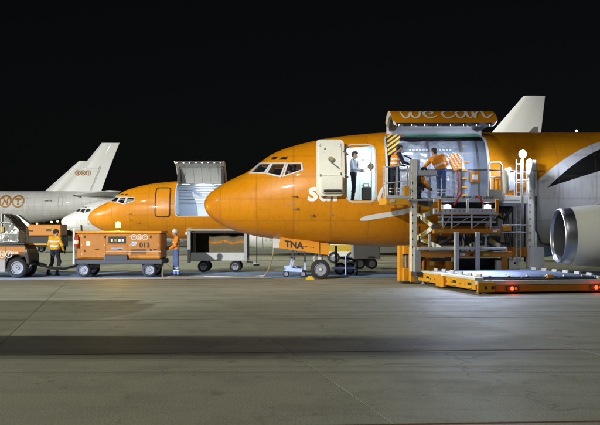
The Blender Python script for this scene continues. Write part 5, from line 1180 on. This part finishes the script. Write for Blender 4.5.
# pilot in the doorway
pl_ = person('man in pale blue shirt, dark tie and trousers standing in the near jet doorway', (NX+5.24, NY-1.12, 2.69), R(80),
       dict(head=(0, -.05, 1.62), look=(0.1, -1, -.35), shl=(-.18, 0, 1.42), shr=(.18, 0, 1.42), ell=(-.25, -.02, 1.16), wrl=(-.17, -.22, 1.10), elr=(.24, -.03, 1.16), wrr=(.12, -.25, 1.08), anl=(-.12, .03, .10), anr=(.12, .05, .10), knl=(-.11, -.02, .51), knr=(.11, 0, .51)),
       dict(top='shirt', leg='navy_cloth', bands=False, bulk=1.14))
MB().prism([(-.035, 1.40), (.03, 1.40), (.045, 1.17), (.0, 1.12), (-.045, 1.17)], -.160, -.140).build('tie', 'black', pl_)
sc_ = thing('suitcase', 'black upright suitcase beside the man in the doorway', 'suitcase', (NX+5.50, NY-1.35, 2.694))
bx('case', (0, 0, .04), (.34, .24, .52), 'black', sc_, .05); MB().tube([(.08, .2, .5), (.08, .2, .62), (.24, .2, .62), (.24, .2, .5)], .012, 6).build('handle', 'dark_grey', sc_)
for x in (.05, .29): bx('caster', (x-.025, .04, 0), (x+.025, .2, .05), 'rubber', sc_, .01)
# pilot seated in the cockpit
cp = person('pilot in pale shirt seated behind the near jet cockpit side window', (NX+3.0, NY-.5, 2.64), R(-90),
       dict(pelvis=(0, .0, .60), waist=(0, .02, .72), chest=(0, .04, .93), neck=(0, .05, 1.10), head=(0, .02, 1.25), shl=(-.185, .04, 1.03), shr=(.185, .04, 1.03), ell=(-.27, -.08, .80), elr=(.27, -.08, .80), wrl=(-.2, -.32, .78), wrr=(.2, -.32, .78),
            hil=(-.09, 0, .57), hir=(.09, 0, .57), knl=(-.12, -.42, .55), knr=(.12, -.42, .55), anl=(-.12, -.45, .12), anr=(.12, -.45, .12)), dict(top='shirt', leg='navy_cloth', bands=False), h=.013)
light('cockpit_lamp', 'POINT', (NX+3.3, NY-.1, 4.45), 22, (.75, .86, 1.0), size=.1)
# loaders on the bridge
def LW(u, v, y): p = LP(u, v, y); return (LO[0]+ca*p[0]-sa*p[1], LO[1]+sa*p[0]+ca*p[1], p[2])
dz = zt_
w0 = LW(395, 198, -.85)
person('loader in orange vest over black sleeves standing inside the left railing', (w0[0], w0[1], LW(395, 198, -1.2)[2]), R(112),
       dict(head=(.0, -.16, 1.60), look=(.15, -1, -.55), neck=(0, -.08, 1.47), chest=(0, -.04, 1.30), shl=(-.18, -.05, 1.40), shr=(.18, -.05, 1.40), ell=(-.24, -.17, 1.16), wrl=(-.12, -.40, 1.12), elr=(.23, -.14, 1.16), wrr=(.12, -.38, 1.08), knl=(-.11, -.05, .51), knr=(.12, .02, .51), anl=(-.12, -.02, .10), anr=(.13, .10, .10)),
       dict(top='hivis_orange', sleeve='navy_cloth', leg='navy_cloth', bulk=1.12, gloves=True, rings=((-.03, .03), (.10, .15))))
w1 = LW(441, 198, -.8)
person('loader in orange jacket and blue trousers leaning left with back turned before the grey container', (w1[0], w1[1], zt_), R(170),
       dict(pelvis=(-.02, .02, .95), waist=(.02, 0, 1.10), chest=(.10, -.05, 1.28), neck=(.17, -.10, 1.44), head=(.22, -.15, 1.57), look=(.5, -1, -.5), shl=(-.06, -.06, 1.42), shr=(.30, -.09, 1.34), ell=(-.18, -.16, 1.18), wrl=(.02, -.36, 1.10), elr=(.48, -.22, 1.16), wrr=(.60, -.34, 1.02), knl=(-.10, -.02, .51), knr=(.08, -.02, .51), anl=(-.09, .03, .10), anr=(.07, .03, .10)),
       dict(top='hivis_orange', leg='blue_cloth', bulk=1.15, gloves=True, armband=True, rings=((-.01, .05),)))
w2 = LW(413, 198, -.55)
person('crouching loader in orange jacket partly hidden behind the left white column', (w2[0]+.1, w2[1]+.05, zt_), R(95),
       dict(pelvis=(0, .12, .42), waist=(0, .06, .54), chest=(0, -.08, .70), neck=(0, -.18, .84), head=(0, -.26, .94), look=(0, -1, -.7), shl=(-.18, -.14, .78), shr=(.18, -.14, .78), ell=(-.24, -.26, .54), elr=(.24, -.26, .54), wrl=(-.14, -.42, .40), wrr=(.14, -.42, .40), hil=(-.09, .1, .40), hir=(.09, .1, .40), knl=(-.15, -.24, .48), knr=(.15, -.22, .46), anl=(-.13, -.02, .10), anr=(.13, .02, .10)),
       dict(top='hivis_orange', leg='navy_cloth', bulk=1.12, gloves=True))
# ramp workers on the ground
p = P(55, 275, 34.3)
person('worker in yellow jacket walking between the tow tractor and the generator cart', (p[0], 34.3, .0), R(158),
       dict(head=(.02, -.08, 1.63), neck=(0, -.04, 1.49), look=(-.2, -1, -.4), ell=(-.30, -.02, 1.17), wrl=(-.26, -.2, .96), elr=(.29, .0, 1.17), wrr=(.27, -.18, .95), knl=(-.10, -.14, .52), anl=(-.10, .02, .10), knr=(.11, .02, .50), anr=(.12, .26, .13)),
       dict(top='hivis_yellow', leg='navy_cloth', bulk=1.25, gloves=True, rings=((-.04, .03), (.14, .20))), hat='navy_cloth')
p = P(176, 276, 33.75)
person('worker in orange vest and blue trousers facing left beside the baggage cart', (p[0], 33.75, 0), R(-75),
       dict(head=(.0, -.04, 1.64), look=(.0, -1, -.15), ell=(-.24, -.02, 1.17), wrl=(-.10, -.26, 1.08), elr=(.24, -.06, 1.17), wrr=(.10, -.26, 1.05), knl=(-.08, -.03, .51), anl=(-.08, -.02, .10), knr=(.10, .02, .51), anr=(.10, .08, .10)),
       dict(top='hivis_orange', leg='blue_cloth', bulk=1.12, rings=((-.03, .03), (.12, .17))), hat='pale_grey')
